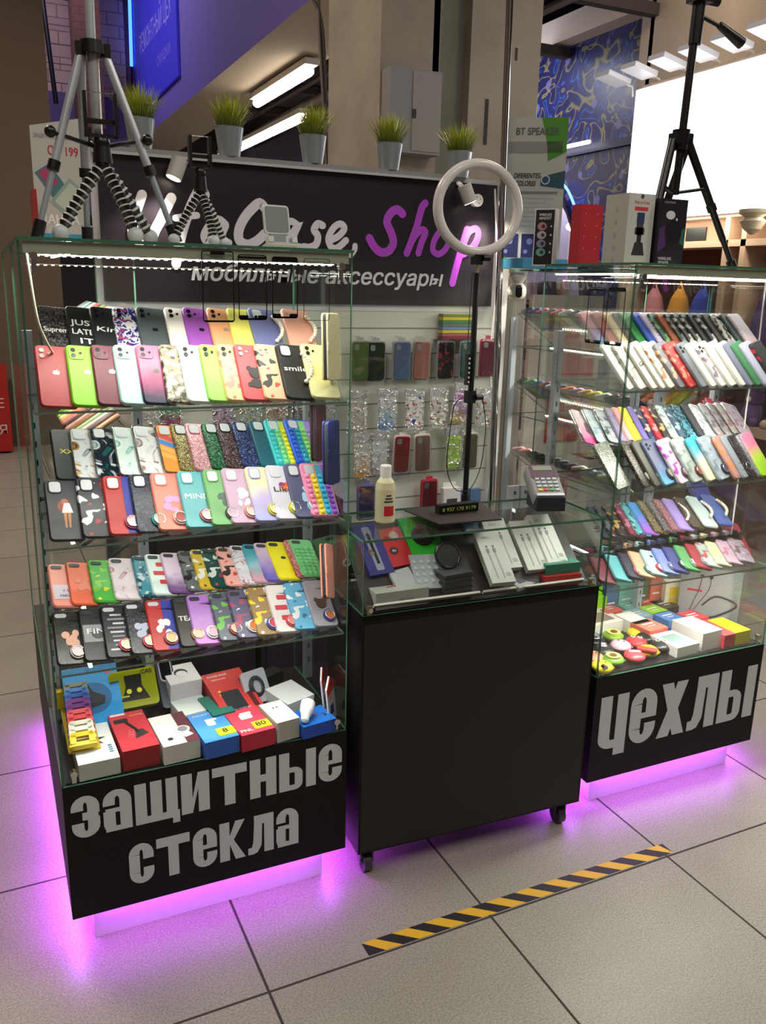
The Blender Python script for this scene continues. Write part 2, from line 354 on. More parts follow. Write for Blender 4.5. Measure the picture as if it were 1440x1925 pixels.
# ------------------------------------------------------------------ glyphs of the condensed lettering (u: 0..w, v: 0..1)
def heavy(mb, word, x0, x1, zb, h, y, mt, vadj=0.0):
    # stroke letters: stem S, thin T, width W ; drawn in unit cell then fitted between x0 and x1
    S, T = 0.268, 0.23
    adv = {'З': .62, 'А': .64, 'Щ': 1.0, 'И': .68, 'Т': .86, 'Н': .68, 'Ы': .98, 'Е': .64, 'С': .62, 'К': .70, 'Л': .72, 'Ч': .66, 'Х': .70}
    gap = 0.075; tot = sum(adv[c] for c in word)+gap*(len(word)-1); k = (x1-x0)/tot; cx = x0
    def arc(cx_, cy_, rx_, ry_, a0, a1, n=10): return [(cx_+rx_*math.cos(math.radians(a0+(a1-a0)*i/n)), cy_+ry_*math.sin(math.radians(a0+(a1-a0)*i/n))) for i in range(n+1)]
    for c in word:
        w_ = adv[c]; P = []   # list of (points, width) or ('poly', points)
        a, bb = S/2, w_-S/2
        def band(outer, inner): return ('band', outer, inner)
        o_top = arc(w_/2, 1-.28, w_/2, .28, 180, 0); i_top = arc(w_/2, 1-.26, w_/2-S, .11, 180, 0)
        o_bot = arc(w_/2, .28, w_/2, .28, 180, 360); i_bot = arc(w_/2, .26, w_/2-S, .11, 180, 360)
        if c == 'С':
            P += [('q', 0, S, .28, .72), band(o_top, i_top), band(o_bot, i_bot), ('q', w_-S, w_, .60, .74), ('q', w_-S, w_, .26, .38)]
        elif c == 'Е':
            P += [('q', 0, S, .28, .72), band(o_top, i_top), band(o_bot, i_bot), ('q', w_-S, w_, .46, .74), ('q', w_-S, w_, .26, .36), ('q', S*.9, w_-S*.9, .46, .56)]
        elif c == 'З':
            P += [band(o_top, i_top), band(o_bot, i_bot), ('q', w_-S, w_, .56, .74), ('q', w_-S, w_, .26, .46), ('q', .24, w_-.03, .42, .60), ('q', 0, S, .66, .74), ('q', 0, S, .26, .36)]
        elif c == 'А':
            P += [band(o_top, i_top), ('q', w_-S, w_, 0, .74), ('q', 0, S, .64, .74), ('q', .05, w_-S, .46, .56), ('q', 0, S, .14, .50), ('q', .04, w_-S*.9, 0, .12), ('q', 0.02, S, .08, .2)]
        elif c == 'И':
            P += [('q', 0, S, 0, 1), ('q', w_-S, w_, 0, 1), ('p', [(S*.98, 0), (S*.98, .34), (w_-S, 1), (w_-S, .62)])]
        elif c == 'Т': P += [('q', 0, w_, 1-T, 1), ('q', w_/2-S/2, w_/2+S/2, 0, 1-T)]
        elif c == 'Н': P += [('q', 0, S, 0, 1), ('q', w_-S, w_, 0, 1), ('q', S, w_-S, .40, .58)]
        elif c == 'Щ': P += [('q', 0, S, 0, 1), ('q', .36, .36+S, 0, 1), ('q', .72, .72+S, 0, 1), ('q', S, .72, 0, .17), ('q', .86, 1.03, -.14, .17)]
        elif c == 'Ы':
            B = .62
            P += [('q', 0, S, 0, 1), ('q', w_-S, w_, 0, 1), band([(S, .60)]+arc(B-.24, .42, .24, .18, 90, 0)+[(B, .18)]+arc(B-.22, .18, .22, .18, 0, -90)+[(S, 0)],
                  [(S, .47)]+arc(B-.24, .42, .03, .05, 90, 0)+[(B-.21, .18)]+arc(B-.24, .18, .03, .05, 0, -90)+[(S, .13)])]
        elif c == 'К': P += [('q', 0, S, 0, 1), ('p', [(S, .42), (S, .62), (w_-S, 1), (w_-.01, 1), (.38, .52), (w_, 0), (w_-S*1.03, 0)])]
        elif c == 'Л': P += [('q', w_-S, w_, 0, 1), ('q', .17, w_-S, 1-T, 1), ('p', [(.17, 1-T), (.17+S*.85, 1-T), (.16+S*.8, .2), (.26, .03), (.15, 0), (0, 0), (0, .17), (.1, .18), (.14, .3)])]
        elif c == 'Ч': P += [('q', w_-S, w_, -.10, 1), ('q', 0, S, .5, 1), ('q', 0, S, .24, .5), band(arc(.3, .24, .3, .20, 180, 270), arc(.3, .26, .3-S, .07, 180, 270)), ('q', .29, w_-S, .04, .19)]
        elif c == 'Х': P += [('p', [(0, 0), (w_*.31, .5), (w_*.69, .5), (S*1.1, 0)]), ('p', [(w_-S*1.1, 0), (w_*.31, .5), (w_*.69, .5), (w_, 0)]), ('p', [(.02, 1), (S*1.12, 1), (w_*.69, .5), (w_*.31, .5)]), ('p', [(w_-S*1.1, 1), (w_-.02, 1), (w_*.69, .5), (w_*.31, .5)])]
        off = [0.0]
        def tr(p): return (cx+p[0]*k, zb+p[1]*h)
        for qi, q in enumerate(P):
            e_ = qi*2e-5
            if q[0] == 'q': mb.prism([tr((q[1], q[3])), tr((q[2], q[3])), tr((q[2], q[4])), tr((q[1], q[4]))], y-.0012-e_, y, mt)
            elif q[0] == 'p': mb.prism([tr(p) for p in q[1]], y-.0012-e_, y, mt)
            else:
                for i in range(len(q[1])-1): mb.prism([tr(q[1][i]), tr(q[1][i+1]), tr(q[2][i+1]), tr(q[2][i])], y-.0012-e_-i*2e-6, y, mt)
        cx += (w_+gap)*k
LETTER = mat('c6cdd0', 0.5)
def lam():
    m, N, L, b = nt('black_laminate'); tc = N.new('ShaderNodeTexCoord'); n = N.new('ShaderNodeTexNoise')
    n.inputs['Scale'].default_value = 400; L.new(tc.outputs['Object'], n.inputs['Vector'])
    r = N.new('ShaderNodeValToRGB'); e = r.color_ramp.elements; e[0].position = .35; e[0].color = srgb('0d0b0c')+(1,); e[1].position = .7; e[1].color = srgb('191515')+(1,)
    L.new(n.outputs['Fac'], r.inputs[0]); L.new(r.outputs[0], b.inputs['Base Color']); b.inputs['Roughness'].default_value = .5; b.inputs['Specular IOR Level'].default_value = .22
    return m
LAM = lam()

# ------------------------------------------------------------------ the two front cabinets
YF, YB, ZK, ZB, ZT = .277, .69, .103, .456, 1.644
LED = mat('fffbe8', .4, 0, 9.0)
PINK = (0.56, 0.09, 1.0)
def led_strip(parent, name, p0, p1, n=None, w_=.010, dz=-1, both=False):
    # flexible strip with its row of diodes
    b = MB(); p0, p1 = Vector(p0), Vector(p1); d = p1-p0; ln = d.length; ax = 0 if abs(d.x) > abs(d.y) else 1
    n = n or int(ln/.0165)
    m_ = (p0+p1)/2
    b.cbox(m_, (ln if ax == 0 else w_, w_ if ax == 0 else ln, .002), mat('f2eedc', .5))
    for i in range(n):
        c = p0+d*((i+.5)/n); b.cbox((c.x, c.y, c.z+dz*.0018), (.0062, .0062, .002), LED)
        if both: b.cbox((c.x, c.y, c.z+.0018), (.009, .009, .002), LED)
    o = b.build(name, parent); return o
SHELF_E = mat('74897c', .15)
def cabinet(x0, x1, label, words, ups):
    t = thing('display_cabinet', label, 'display cabinet', (0, 0, 0))
    b = MB(); b.box(x0, x1, YF, YB, ZK, ZB, LAM); b.build('base_cabinet', t)
    b = MB(); b.box(x0+.05, x1-.05, YF+.046, YB-.03, 0, ZK, mat('e9e4ea', .45)); b.build('plinth', t)
    b = MB()
    for args in words: heavy(b, *args, YF-.0003, LETTER)
    b.build('lettering', t)
    g = .004
    pane(t, 'front_glass', x0+.003, x1-.003, YF, YF+g, ZB+.001, ZT)
    pane(t, 'side_glass', x0, x0+g, YF+.006, YB, ZB+.001, ZT)
    pane(t, 'side_glass', x1-g, x1, YF+.006, YB, ZB+.001, ZT)
    pane(t, 'top_glass', x0, x1, YF-.002, YB, ZT, ZT+.006)
    for z in (1.31, 1.02, .727): pane(t, 'glass_shelf', x0+.008, x1-.008, YF+.010, .60, z-.005, z, SHELF_E)
    for ux in ups:
        b = MB(); b.box(ux-.011, ux+.011, .604, .626, ZB, 1.455, ALU)
        for k in range(18): b.box(ux-.002, ux+.002, .6035, .604, ZB+.05+k*.045, ZB+.065+k*.045, DARKP)
        b.build('upright', t)
    for z in (1.31, 1.02, .727):
        b = MB(); b.box(x0+.01, x1-.01, .415, .419, z+.0005, z+.075, PLASTIC); b.box(x0+.01, x1-.01, .415, .50, z+.075, z+.078, PLASTIC); b.build('riser', t)
    for hx in (x0+.028, x1-.028):
        for z in (ZB+.03, ZT-.03):
            b = MB(); b.cyl((hx, YF-.003, z), (hx, YF+.012, z), .008, .008, CHROME); b.box(hx-.005, hx+.005, YF+.006, YF+.012, z-.03, z, CHROME); b.build('glass_clip', t)
    led_strip(t, 'led_strip', (x0+.03, YF+.05, ZT-.026), (x1-.03, YF+.05, ZT-.026))
    b = MB(); b.box(x0+.01, x1-.01, YF+.005, YF+.012, ZT-.024, ZT-.001, mat('b4b8a4', .3)); b.build('light_profile', t)
    led_strip(t, 'led_strip', (x0+.03, YB-.05, ZT-.040), (x1-.03, YB-.05, ZT-.040))
    b = MB(); b.box(x0+.06, x1-.06, YF+.018, YF+.026, ZK-.004, ZK-.001, mat('e060ff', .4, 0, 1.5)); b.build('glow_strip', t)
    return t
cabL = cabinet(-.9936, -.2963, 'glass display cabinet on black base lettered ЗАЩИТНЫЕ СТЕКЛА, left of counter',
    [('ЗАЩИТНЫЕ', -.979, -.310, .318, .108), ('СТЕКЛА', -.858, -.430, .157, .110)], (-.975, -.735, -.284))
cabR = cabinet(.5096, 1.1986, 'glass display cabinet on black base lettered ЧЕХЛЫ, right of counter',
    [('ЧЕХЛЫ', .535, 1.182, .2, .187)], (.527, .945, 1.188))
for x0, x1 in ((-.9936, -.2963), (.5096, 1.1986)):
    cx = (x0+x1)/2
    area('cabinet_top_led', (cx, YF+.03, ZT-.012), x1-x0-.06, .012, 2.9, (1.0, .97, .86))
    area('cabinet_top_led', (cx, YB-.05, ZT-.048), x1-x0-.06, .012, 2.6, (1.0, .97, .86))
    for z, e in ((1.30, 1.5), (1.01, 1.3), (.717, 1.5)): area('shelf_fill', (cx, YF+.022, z-.004), x1-x0-.06, .008, e*(2.2 if cx > 0 else .8), (1.0, .97, .88))  # fill light added under every shelf; no diode strip is built there
    area('base_glow', (cx, YF+.010, ZK-.005), x1-x0-.1, .010, .85, PINK)
    for sx, sg in ((x0+.03, -1), (x1-.03, 1)):
        area('base_glow', (sx+sg*.018, .5, ZK-.005), .010, .36, 1.6, PINK)
led_strip(cabR, 'led_strip', (.56, YF+.05, ZT-.03), (1.18, YF+.05, ZT-.03), 60, .012)
CASE_ROWS = [
  ('L1B', 'back row of the top shelf, left cabinet', 0.43, 1.4, 46, 0, 9, 0.076, 0.15, [
    (-0.917, 'black case with grey paisley print and white lettering', 'ps', '16161a 8a8484', 'T:Supreme:f0f0ee CN'),
    (-0.859, 'black case with white and orange Just do it lettering', 'tx', '121316 e8e8e4 f0906a', 'T:JUST/LATER/IT:eeeeea CN'),
    (-0.807, 'black case with white cursive King lettering', 'p', '15161b', 'T:King:f4f4f4 Cd'),
    (-0.757, 'navy case with white graffiti print', 'gf', '2a2478 e8e8ee b04060', 'Cd'),
    (-0.705, 'slate grey case with black fruit logo', 'p', '4c5558', 'A Cd'),
    (-0.639, 'plain white case', 'p', 'f4eee6', 'Cd'),
    (-0.597, 'violet case with black fruit logo', 'p', '9c50b4', 'A Cd'),
    (-0.539, 'light orange case with coral top', 'gr', 'f0a478 f4b080', 'a Cd'),
    (-0.49, 'bright lemon yellow case', 'p', 'f6f078', 'CN'),
    (-0.438, 'slate blue case with pearl wrist strap', 'p', '6f76a8', 'P Cw'),
    (-0.352, 'peach case with pearl wrist strap', 'p', 'f2b49c', 'P Cr'),
  ]),
  ('L1F', 'front row of the top shelf, left cabinet', 0.33, 1.31, 52, 0, 9, 0.078, 0.152, [
    (-0.934, 'dark red case with fruit logo', 'p', 'a82c34', 'a Cr'),
    (-0.871, 'lime green case with fruit logo', 'p', '8ee02e', 'a Cs'),
    (-0.82, 'burgundy case with silver fruit logo', 'p', '6e1c38', 'a Cs'),
    (-0.773, 'pale mint case with fruit logo', 'p', 'b8e8dc', 'a Cs'),
    (-0.725, 'magenta case fading to navy at the foot', 'gr', '1c1c44 a8206c c07094', 'A Cs'),
    (-0.673, 'beige and black camouflage case', 'cm', '8c8468 e8e0c8 1c1c18', 'CN'),
    (-0.63, 'white case with mint edge', 'p', 'e8f8f4', 'Cd'),
    (-0.584, 'grass green case', 'p', '9cdc5c', 'Cd'),
    (-0.542, 'cream peach case with pink round print', 'bl', 'f2c890 e09080 d87068', 'Cd'),
    (-0.503, 'coral red case with black toy bear print', 'p', 'd85058', 'B Cr'),
    (-0.453, 'peach case with black and red blob print', 'bl', 'f4c09c 383434 d05048', 'Cr'),
    (-0.401, 'black case with pearl strap and white smile print', 'p', '141416', 'P Cw T:smile:e8e8e8'),
    (-0.338, 'pale yellow case with pearl strap', 'p', 'e8e4a8', 'P Cd'),
  ]),
  ('L2B', 'back row of the middle shelf, left cabinet', 0.43, 1.13, 39, 0, 10, 0.077, 0.153, [
    (-0.909, 'black case with ribbed edge and small gold lettering', 'p', '121c1e', 'T:XXX:d8c840 CN'),
    (-0.868, 'white marble case with black and gold veins', 'mb', 'd8dce0 14161e b89058', 'Cw cl'),
    (-0.823, 'dark marble case with teal and white veins', 'mb', '10222c 1c7068 e0e4e8', 'Cw cl'),
    (-0.772, 'white and turquoise marble case with clear edge', 'mb', 'd8e8e6 3ca89c f0f4f4', 'Cw cl'),
    (-0.725, 'pearly white marble case with brown veins', 'mb', 'e4e4e8 c8c8d0 806058', 'Cw cl'),
    (-0.671, 'orange case with blue and red diagonal bands', 'dg', 'e88c28 2880d0 d04048', 'Cw cl'),
    (-0.632, 'gold glitter case', 'gl', '50451c d8c880', 'Cw'),
    (-0.598, 'pink glitter case with red rim', 'gl', 'c07080 f4e0e4', 'Cw'),
    (-0.556, 'dark green glitter case', 'gl', '04301c 40a070', 'Cw'),
    (-0.521, 'black glitter case', 'gl', '120c10 907078', 'Cw'),
    (-0.479, 'dark blue glitter case', 'gl', '060c30 5878c8', 'Cw'),
    (-0.435, 'dark teal case joined to a clear strip', 'st', '155c6c 155c6c c0ccd0', 'Cw'),
    (-0.395, 'turquoise and yellow bubble case', 'pp', '38c4c8 38c4c8 78d890 e4e428 38b8d8', 'Cw'),
    (-0.342, 'blue, green and lilac bubble case', 'pp', '1c5cd8 1c5cd8 18a0b8 88d878 a088d8', 'Cw'),
  ]),
  ('L2F', 'front row of the middle shelf, left cabinet', 0.33, 1.02, 48, 0, 9, 0.078, 0.153, [
    (-0.936, 'charcoal case with a drawn figure in white skirt', 'p', '2e2a34', 'F Cw'),
    (-0.869, 'charcoal case with white, red and green drawing', 'bl', '2c2834 e8e8ec a02830', 'Cw'),
    (-0.812, 'case split red and blue with wine ring holder', 'st', 'b83030 b83030 3038a0', 'Cw R:a83860:f0d0d8'),
    (-0.753, 'black doodle case with green ring holder', 'ps', '181c2c 687088', 'Cw R:1c8878:c0e0d8'),
    (-0.705, 'coral pink case with lilac rose print and ring', 'p', 'f48c7c', 'O:e8a0d0 Cw R:d8b8b0:b05048'),
    (-0.643, 'aqua case with white lettering and glitter ring', 'p', '68b4bc', 'T:MIND:f0f4f4 Cw R:b86070:e8d8d8'),
    (-0.583, 'moss green case with star drawing and dark ring', 'p', '74b070', 'O:506860 Cw R:403038:c8b0a8'),
    (-0.537, 'lilac pink case with white cat print and pink ring', 'p', 'caa8c4', 'O:f4f0f0 Cw R:e0948c:f4c8c0'),
    (-0.479, 'pastel lilac and yellow case with yellow ring', 'gr', 'a8a8e0 c0b0e0 e4e0b4', 'Cw R:d8cc30:f0f0a0'),
    (-0.427, 'white case with red and orange heart print', 'p', 'd8d4e4', 'H Cw R:d0c828:f0f0a0 T:Likes:303030'),
    (-0.379, 'slate violet case with blue unicorn print', 'p', '58587c', 'O:a8d8f0 Cw R:98c8e0:e8f4fc'),
    (-0.329, 'pink, yellow, blue and purple bubble case', 'pp', 'f48cb4 f48cb4 f0d030 2cb0dc 9048c8', 'Cw'),
  ]),
  ('L3B', 'back row of the lower shelf, left cabinet', 0.43, 0.83, 28, 0, 11, 0.068, 0.14, [
    (-0.942, 'salmon pink case with white text panel', 'p', 'f49c90', 'W Ck'),
    (-0.901, 'coral orange case with small black drawing', 'p', 'f87858', 'O:f08c70 Ck'),
    (-0.85, 'green case with lemon slice print', 'bl', '54b84c 84cc50 e8e040', 'Ck'),
    (-0.802, 'white case with pink marble print', 'mb', 'e8dce4 b86c94 f0e8f0', 'Ck'),
    (-0.745, 'teal case with blue fish scale pattern', 'sc', '1c5868 4890a8 b8c8c8', 'Ck'),
    (-0.713, 'white case with red hat drawing', 'tt', 'e0f0f0 c83c40', 'Ck'),
    (-0.674, 'lilac case with purple hills print', 'gr', '7c5890 e0c8e4 e8d0ec', 'Ck'),
    (-0.631, 'clear grey case with black balloons print', 'bl', '686c70 1c1c20 e8e8f0', 'Ck'),
    (-0.599, 'mustard case with white flower print', 'bl', 'd8b838 f0ece0 604830', 'Ck'),
    (-0.57, 'dark green case with framed photo print', 'bl', '0c4844 d8e0d8 b03860', 'Ck'),
    (-0.533, 'pink case with black and red blobs', 'bl', 'f4b0a8 343030 d84c40', 'Ck'),
    (-0.496, 'white case with red coral branch print', 'vn', 'e4e4ee b42c38', 'Ck'),
    (-0.462, 'turquoise and pink watercolour case', 'gr', 'd8a8b8 90c8d8 30a0b8', 'Ck'),
    (-0.43, 'lilac watercolour case with dark bumpers', 'gr', '6c60c0 b098d8 d8c0dc', 'Ck'),
    (-0.396, 'plain yellow case with dark fruit logo', 'p', 'f0e414', 'A Ck'),
    (-0.346, 'red case with rainbow glitter', 'gl', 'a02c30 e8b8b8', 'CN'),
    (-0.314, 'pea green bubble case', 'pp', '6cc07c 6cc07c 6cc07c 6cc07c 6cc07c', 'Ck'),
  ]),
  ('L3F', 'front row of the lower shelf, left cabinet', 0.33, 0.727, 39, 0, 10, 0.069, 0.142, [
    (-0.946, 'black case with pink hat print and glitter ring', 'ps', '141414 484838', 'O:f0b8a0 Ck R:c0a8b0:e8d8e0'),
    (-0.888, 'black case with grey photo and FIN lettering', 'p', '17191f', 'W2 T:FIN:f0f0f0 Ck'),
    (-0.839, 'black case with white lettering blocks and red ring', 'tx', '1a1c24 d0d0d8 888c98', 'Ck R:c03848:e8d8c0'),
    (-0.785, 'black doodle case with grey figure and red ring', 'ps', '16181e 606470', 'Ck O:b8c0d8 R:c84048:e8e0c0'),
    (-0.735, 'case split red and blue with white eyes and ring', 'st', 'b83030 b83030 3038a0', 'Ck O:f0f0f0 R:a04048:d8c090'),
    (-0.671, 'clear case with black back and brown ring', 'p', '26201f', 'T:TEAM:e0e0e0 Ck R:a87858:e8c8b0'),
    (-0.635, 'lilac purple watercolour case with white ring', 'gr', 'c880d0 c494dc b078cc', 'Ck R:f0e4f0:e8b0c8'),
    (-0.578, 'clear case with green and yellow drawing', 'bl', '585c6c 6cb848 a8a8c0', 'Ck R:b84c40:f0c8a0'),
    (-0.533, 'slate clear case with pink drawing and orange ring', 'bl', '5c5878 b04870 d8d8f0', 'Ck R:f0e8e0:e87028'),
    (-0.483, 'gold and black case with yellow drawing', 'bl', 'a08058 f0d830 e8e8e8', 'CN R:3858b0:d04060'),
    (-0.433, 'white case with red print and red holder', 'tt', 'e8e0e0 c83848', 'CN R:d83c4c:f08080'),
    (-0.384, 'sky blue case with small white clouds print', 'bl', '68b4dc e8f0f4 4878a8', 'CN'),
    (-0.329, 'clear case with brown bear and purple holder', 'p', '9c98a4', 'B2 CN R:403898:c87848'),
  ]),
  ('R1B', 'back row of the top shelf, right cabinet', 0.43, 1.4, 50, 14, 14, 0.076, 0.15, [
    (0.579, 'iridescent pink and green case', 'gr', '68c4a0 8c70d0 e0a0a8', 'CN'),
    (0.623, 'brick red case', 'p', 'a83c40', 'CN'),
    (0.666, 'cream case', 'p', 'f0d8a4', 'CN'),
    (0.701, 'dark olive case', 'p', '283028', 'CN'),
    (0.729, 'bright green case', 'p', '2c8c40', 'CN'),
    (0.773, 'royal blue case', 'p', '2c58c0', 'CN'),
    (0.805, 'pale lilac lettered case', 'tx', 'd8c8e0 5868a0 a080a0', 'CN'),
    (0.834, 'dark green case with pale leaf', 'bl', '1c5044 88a868 285850', 'CN'),
    (0.867, 'black edged terracotta case', 'p', 'a0502c', 'CN'),
    (0.898, 'black case with grey specks, beside terracotta', 'bl', '17171a 909494 404444', 'CN'),
    (0.928, 'black case with cream flame print', 'bl', '171616 e8e4d0 181818', 'CN'),
    (0.958, 'black case with white splash print', 'bl', '171616 d8d8d0 302820', 'CN'),
    (0.99, 'plain black case left of the snowflake one', 'p', '17171a', 'CN'),
    (1.022, 'black case with white snowflake print', 'bl', '171719 e8e8ec 17171a', 'CN'),
    (1.051, 'dark grey brown case', 'p', '2c2a28', 'CN'),
    (1.089, 'black and white checked case', 'sc', '181818 e8e4dc 202020', 'CN'),
    (1.127, 'wide dark spruce green case', 'p', '203c38', 'CN'),
    (1.163, 'pale pink case with orange foot', 'gr', 'e8a070 e8d0dc e8d8e4', 'CN'),
    (1.202, 'black case with grey floral print', 'ps', '1c1c1c 888c84', 'CN'),
    (1.241, 'grey case with brown drawing', 'bl', '504c48 888078 a04040', 'CN'),
  ]),
  ('R1F', 'front row of the top shelf, right cabinet', 0.33, 1.31, 58, 20, 14, 0.077, 0.152, [
    (0.587, 'off white case behind the glass edge', 'p', 'e8ece4', 'A CN'),
    (0.628, 'white case with grey figure drawing', 'bl', 'ece8dc a8a89c e8e4d8', 'CN'),
    (0.674, 'white case with black script lettering', 'p', 'eeeade', 'T:Good:404040 CN'),
    (0.708, 'ivory case left of the one with orange print', 'p', 'eeeadc', 'CN'),
    (0.736, 'ivory case with small orange and brown print', 'bl', 'eeeadc c88c60 eeeadc', 'CN'),
    (0.777, 'slate grey case with pastel print', 'bl', '88808c e8c8a0 8890a0', 'CN'),
    (0.813, 'red case with yellow splash print', 'bl', 'c83c40 f0a080 e89070', 'CN'),
    (0.861, 'mid grey case with white band', 'gr', '9098a0 788088 88909c', 'Cd'),
    (0.898, 'white case with gold tinted frame', 'p', 'f4f0e8', 'CN'),
    (0.935, 'cool white case with small red print', 'bl', 'f0f0f4 a08898 f0f0f4', 'Cd'),
    (0.973, 'plain warm white case with brown foot', 'p', 'f8f4ec', 'CN'),
    (1.017, 'broad white case with thin black line', 'p', 'f8f6ee', 'CN'),
    (1.049, 'lavender grey case', 'p', '8c8ca8', 'CN'),
    (1.08, 'leaf green case', 'p', '4c8c5c', 'CN'),
    (1.117, 'pale lavender case', 'p', 'c8c8e4', 'CN'),
    (1.159, 'dark case with red flower print', 'bl', '2c2828 c02838 605850', 'CN'),
    (1.199, 'black case at the right end', 'p', '201e20', 'CN'),
  ]),
  ('R2B', 'back row of the middle shelf, right cabinet', 0.43, 1.13, 36, -8, 12, 0.072, 0.148, [
    (0.543, 'clear pink case with dark feather print', 'gr', 'e04898 e090b0 d8c0c4', 'O:604858 CN cl'),
    (0.588, 'clear case with pale blue print', 'bl', 'b8c8c8 88a8b8 d8e0e0', 'CN cl'),
    (0.631, 'clear case with black flower print', 'bl', 'a8b0b4 404850 e0e4e4', 'CN cl'),
    (0.676, 'greyish lilac case', 'p', '9488a8', 'CN'),
    (0.705, 'baby pink case', 'p', 'f0a8a4', 'CN'),
    (0.73, 'bright yellow case with small logo', 'p', 'f0e838', 'A CN'),
    (0.765, 'violet edged case', 'p', '7868b0', 'CN'),
    (0.789, 'navy case with floral print', 'bl', '242c4c c8a890 586c94', 'CN'),
    (0.819, 'crimson case with tiny dots', 'bl', 'b02830 e09090 c03038', 'CN'),
    (0.847, 'black case with gold flower print', 'bl', '2c2420 c8a868 584848', 'CN'),
    (0.879, 'white case with faint grey specks', 'bl', 'd8e0e0 90a0a0 f0f0f0', 'CN'),
    (0.91, 'blue grey case with white bubbles', 'bl', '40586c a8c8d8 506c80', 'CN'),
    (0.945, 'turquoise camouflage case', 'cm', '183038 48a0b8 80c0d0', 'CN'),
    (0.986, 'black case with thin white line drawing', 'ps', '1c1c22 484850', 'CN'),
    (1.02, 'white lace patterned case', 'sc', 'c8d4d4 f0f4f4 98a8a8', 'CN'),
    (1.059, 'clear case with mauve drawing', 'bl', 'a49ca0 685860 c8c0c4', 'CN cl'),
    (1.094, 'clear case with dark brown drawing', 'bl', '887c7c 483c3c b8b0b0', 'CN cl'),
    (1.129, 'clear case with copper feather print', 'bl', 'a09490 805040 c0b8b8', 'CN cl'),
    (1.159, 'clear case with purple and copper drawing', 'bl', '9c8c98 805058 685080', 'CN cl'),
  ]),
  ('R2F', 'front row of the middle shelf, right cabinet', 0.33, 1.02, 56, 14, 14, 0.077, 0.152, [
    (0.585, 'clear glitter case with black and gold strap', 'gl', '54584c a0a898', 'CN'),
    (0.684, 'black case with gold foil and white holder', 'gl', '14120c 504430', 'CN R:e8e8e8:b8a040'),
    (0.726, 'smoky grey case with green stone holder', 'p', '444438', 'CN R:d0dcd8:708060'),
    (0.764, 'slate blue case with pale swirl print', 'gr', '68a8d0 586488 4c5470', 'Cd R:384050:a09878'),
    (0.823, 'clear magenta flower case with holder', 'bl', 'c8b8c8 a02c9c e8e0e8', 'CN R:584860:b08890'),
    (0.877, 'clear grey case with dark red holder', 'bl', 'a0a8a4 788480 b8c0bc', 'CN R:682830:903c40'),
    (0.937, 'turquoise and sand watercolour case', 'gr', 'c8c8b0 e0d8b8 38a4bc', 'CN'),
    (0.984, 'clear case with navy oval holder', 'bl', '98a4ac 708090 c0c8d0', 'CN R:242444:403c60'),
    (1.048, 'orange and blue fox print case with navy holder', 'bl', 'b88478 e08048 5870a8', 'CN R:242848:484870'),
    (1.081, 'clear grey case with rose white holder', 'p', '8c949c', 'CN R:e0d0d0:d8a090'),
    (1.113, 'black glitter case with white stripe', 'gl', '140c10 504048', 'CN'),
    (1.149, 'silver glitter case', 'gl', '70747c d8dce4', 'CN'),
    (1.204, 'lime case with pink butterfly print', 'gr', 'a0d820 b8dc48 e880a0', 'CN'),
  ]),
  ('R3B', 'back row of the lower shelf, right cabinet', 0.43, 0.83, 32, -6, 12, 0.068, 0.14, [
    (0.645, 'black case behind the counter glass', 'p', '282c34', 'CN'),
    (0.674, 'dark case with small orange figures', 'bl', '242428 585860 c07030', 'CN'),
    (0.708, 'black case with tan drawing', 'bl', '24201c a08040 585050', 'CN'),
    (0.751, 'wine red case with pale dots', 'bl', '702840 b07088 883850', 'CN'),
    (0.777, 'teal scale patterned case', 'sc', '184c60 50a0a8 88c0c0', 'CN'),
    (0.809, 'sky blue fading to purple case', 'gr', '9c60c8 6c80d8 3090d0', 'CN'),
    (0.849, 'black and gold glitter case', 'gl', '2c2814 c0a868', 'CN'),
    (0.887, 'black case with silver glitter', 'gl', '1c181c b0a8b0', 'CN'),
    (0.918, 'red rimmed silver glitter case', 'gl', '802830 c8a8b0', 'CN'),
    (0.955, 'lilac case with pearl strap', 'p', 'a890d8', 'P CN'),
    (1.005, 'black case with gold and white print', 'ps', '17140f 988060', 'CN'),
    (1.059, 'white case with pearls on both edges', 'p', 'd0e0e0', 'P CN'),
    (1.126, 'denim blue case with pearl strap', 'p', '5068b0', 'P CN'),
  ]),
  ('R3F', 'front row of the lower shelf, right cabinet', 0.33, 0.73, 30, -11, 12, 0.069, 0.142, [
    (0.564, 'shiny maroon case', 'p', '6c1c30', 'CN'),
    (0.624, 'teal blue case', 'p', '58a8b0', 'Ck'),
    (0.675, 'navy case with rose ring holder', 'p', '20243c', 'Ck R:c07080:f0c8d0'),
    (0.715, 'beige case with green ring holder', 'p', 'd8a888', 'Ck R:407870:c8d8d0'),
    (0.762, 'pale mint case with red ring holder', 'p', 'b0d8dc', 'Ck A R:b03048:e8b8b8'),
    (0.81, 'periwinkle case with grey holder', 'p', '7c8cd0', 'Ck R:7078a0:9098b0'),
    (0.853, 'indigo case with black and white holder', 'p', '404484', 'Ck R:182430:a8c8d8'),
    (0.9, 'sage green case with glitter holder', 'p', '589c60', 'Ck R:90a898:c0c8b8'),
    (0.947, 'dull crimson case with glitter holder', 'p', '98303c', 'Ck R:a0a8b0:c8d0d8'),
    (0.991, 'clear case with red oval print', 'bl', 'a8b8b4 b05058 c8d0d0', 'CN'),
    (1.032, 'clear yellowish case with pastel print', 'bl', 'd0d0b0 e0c890 98b8b0', 'CN'),
    (1.081, 'clear pink case with drawn figure', 'bl', 'c8a8b8 b07890 98b0c8', 'CN'),
    (1.133, 'clear lilac case with brown and white print', 'bl', 'a898a8 705858 c8c0d0', 'CN'),
  ]),
]
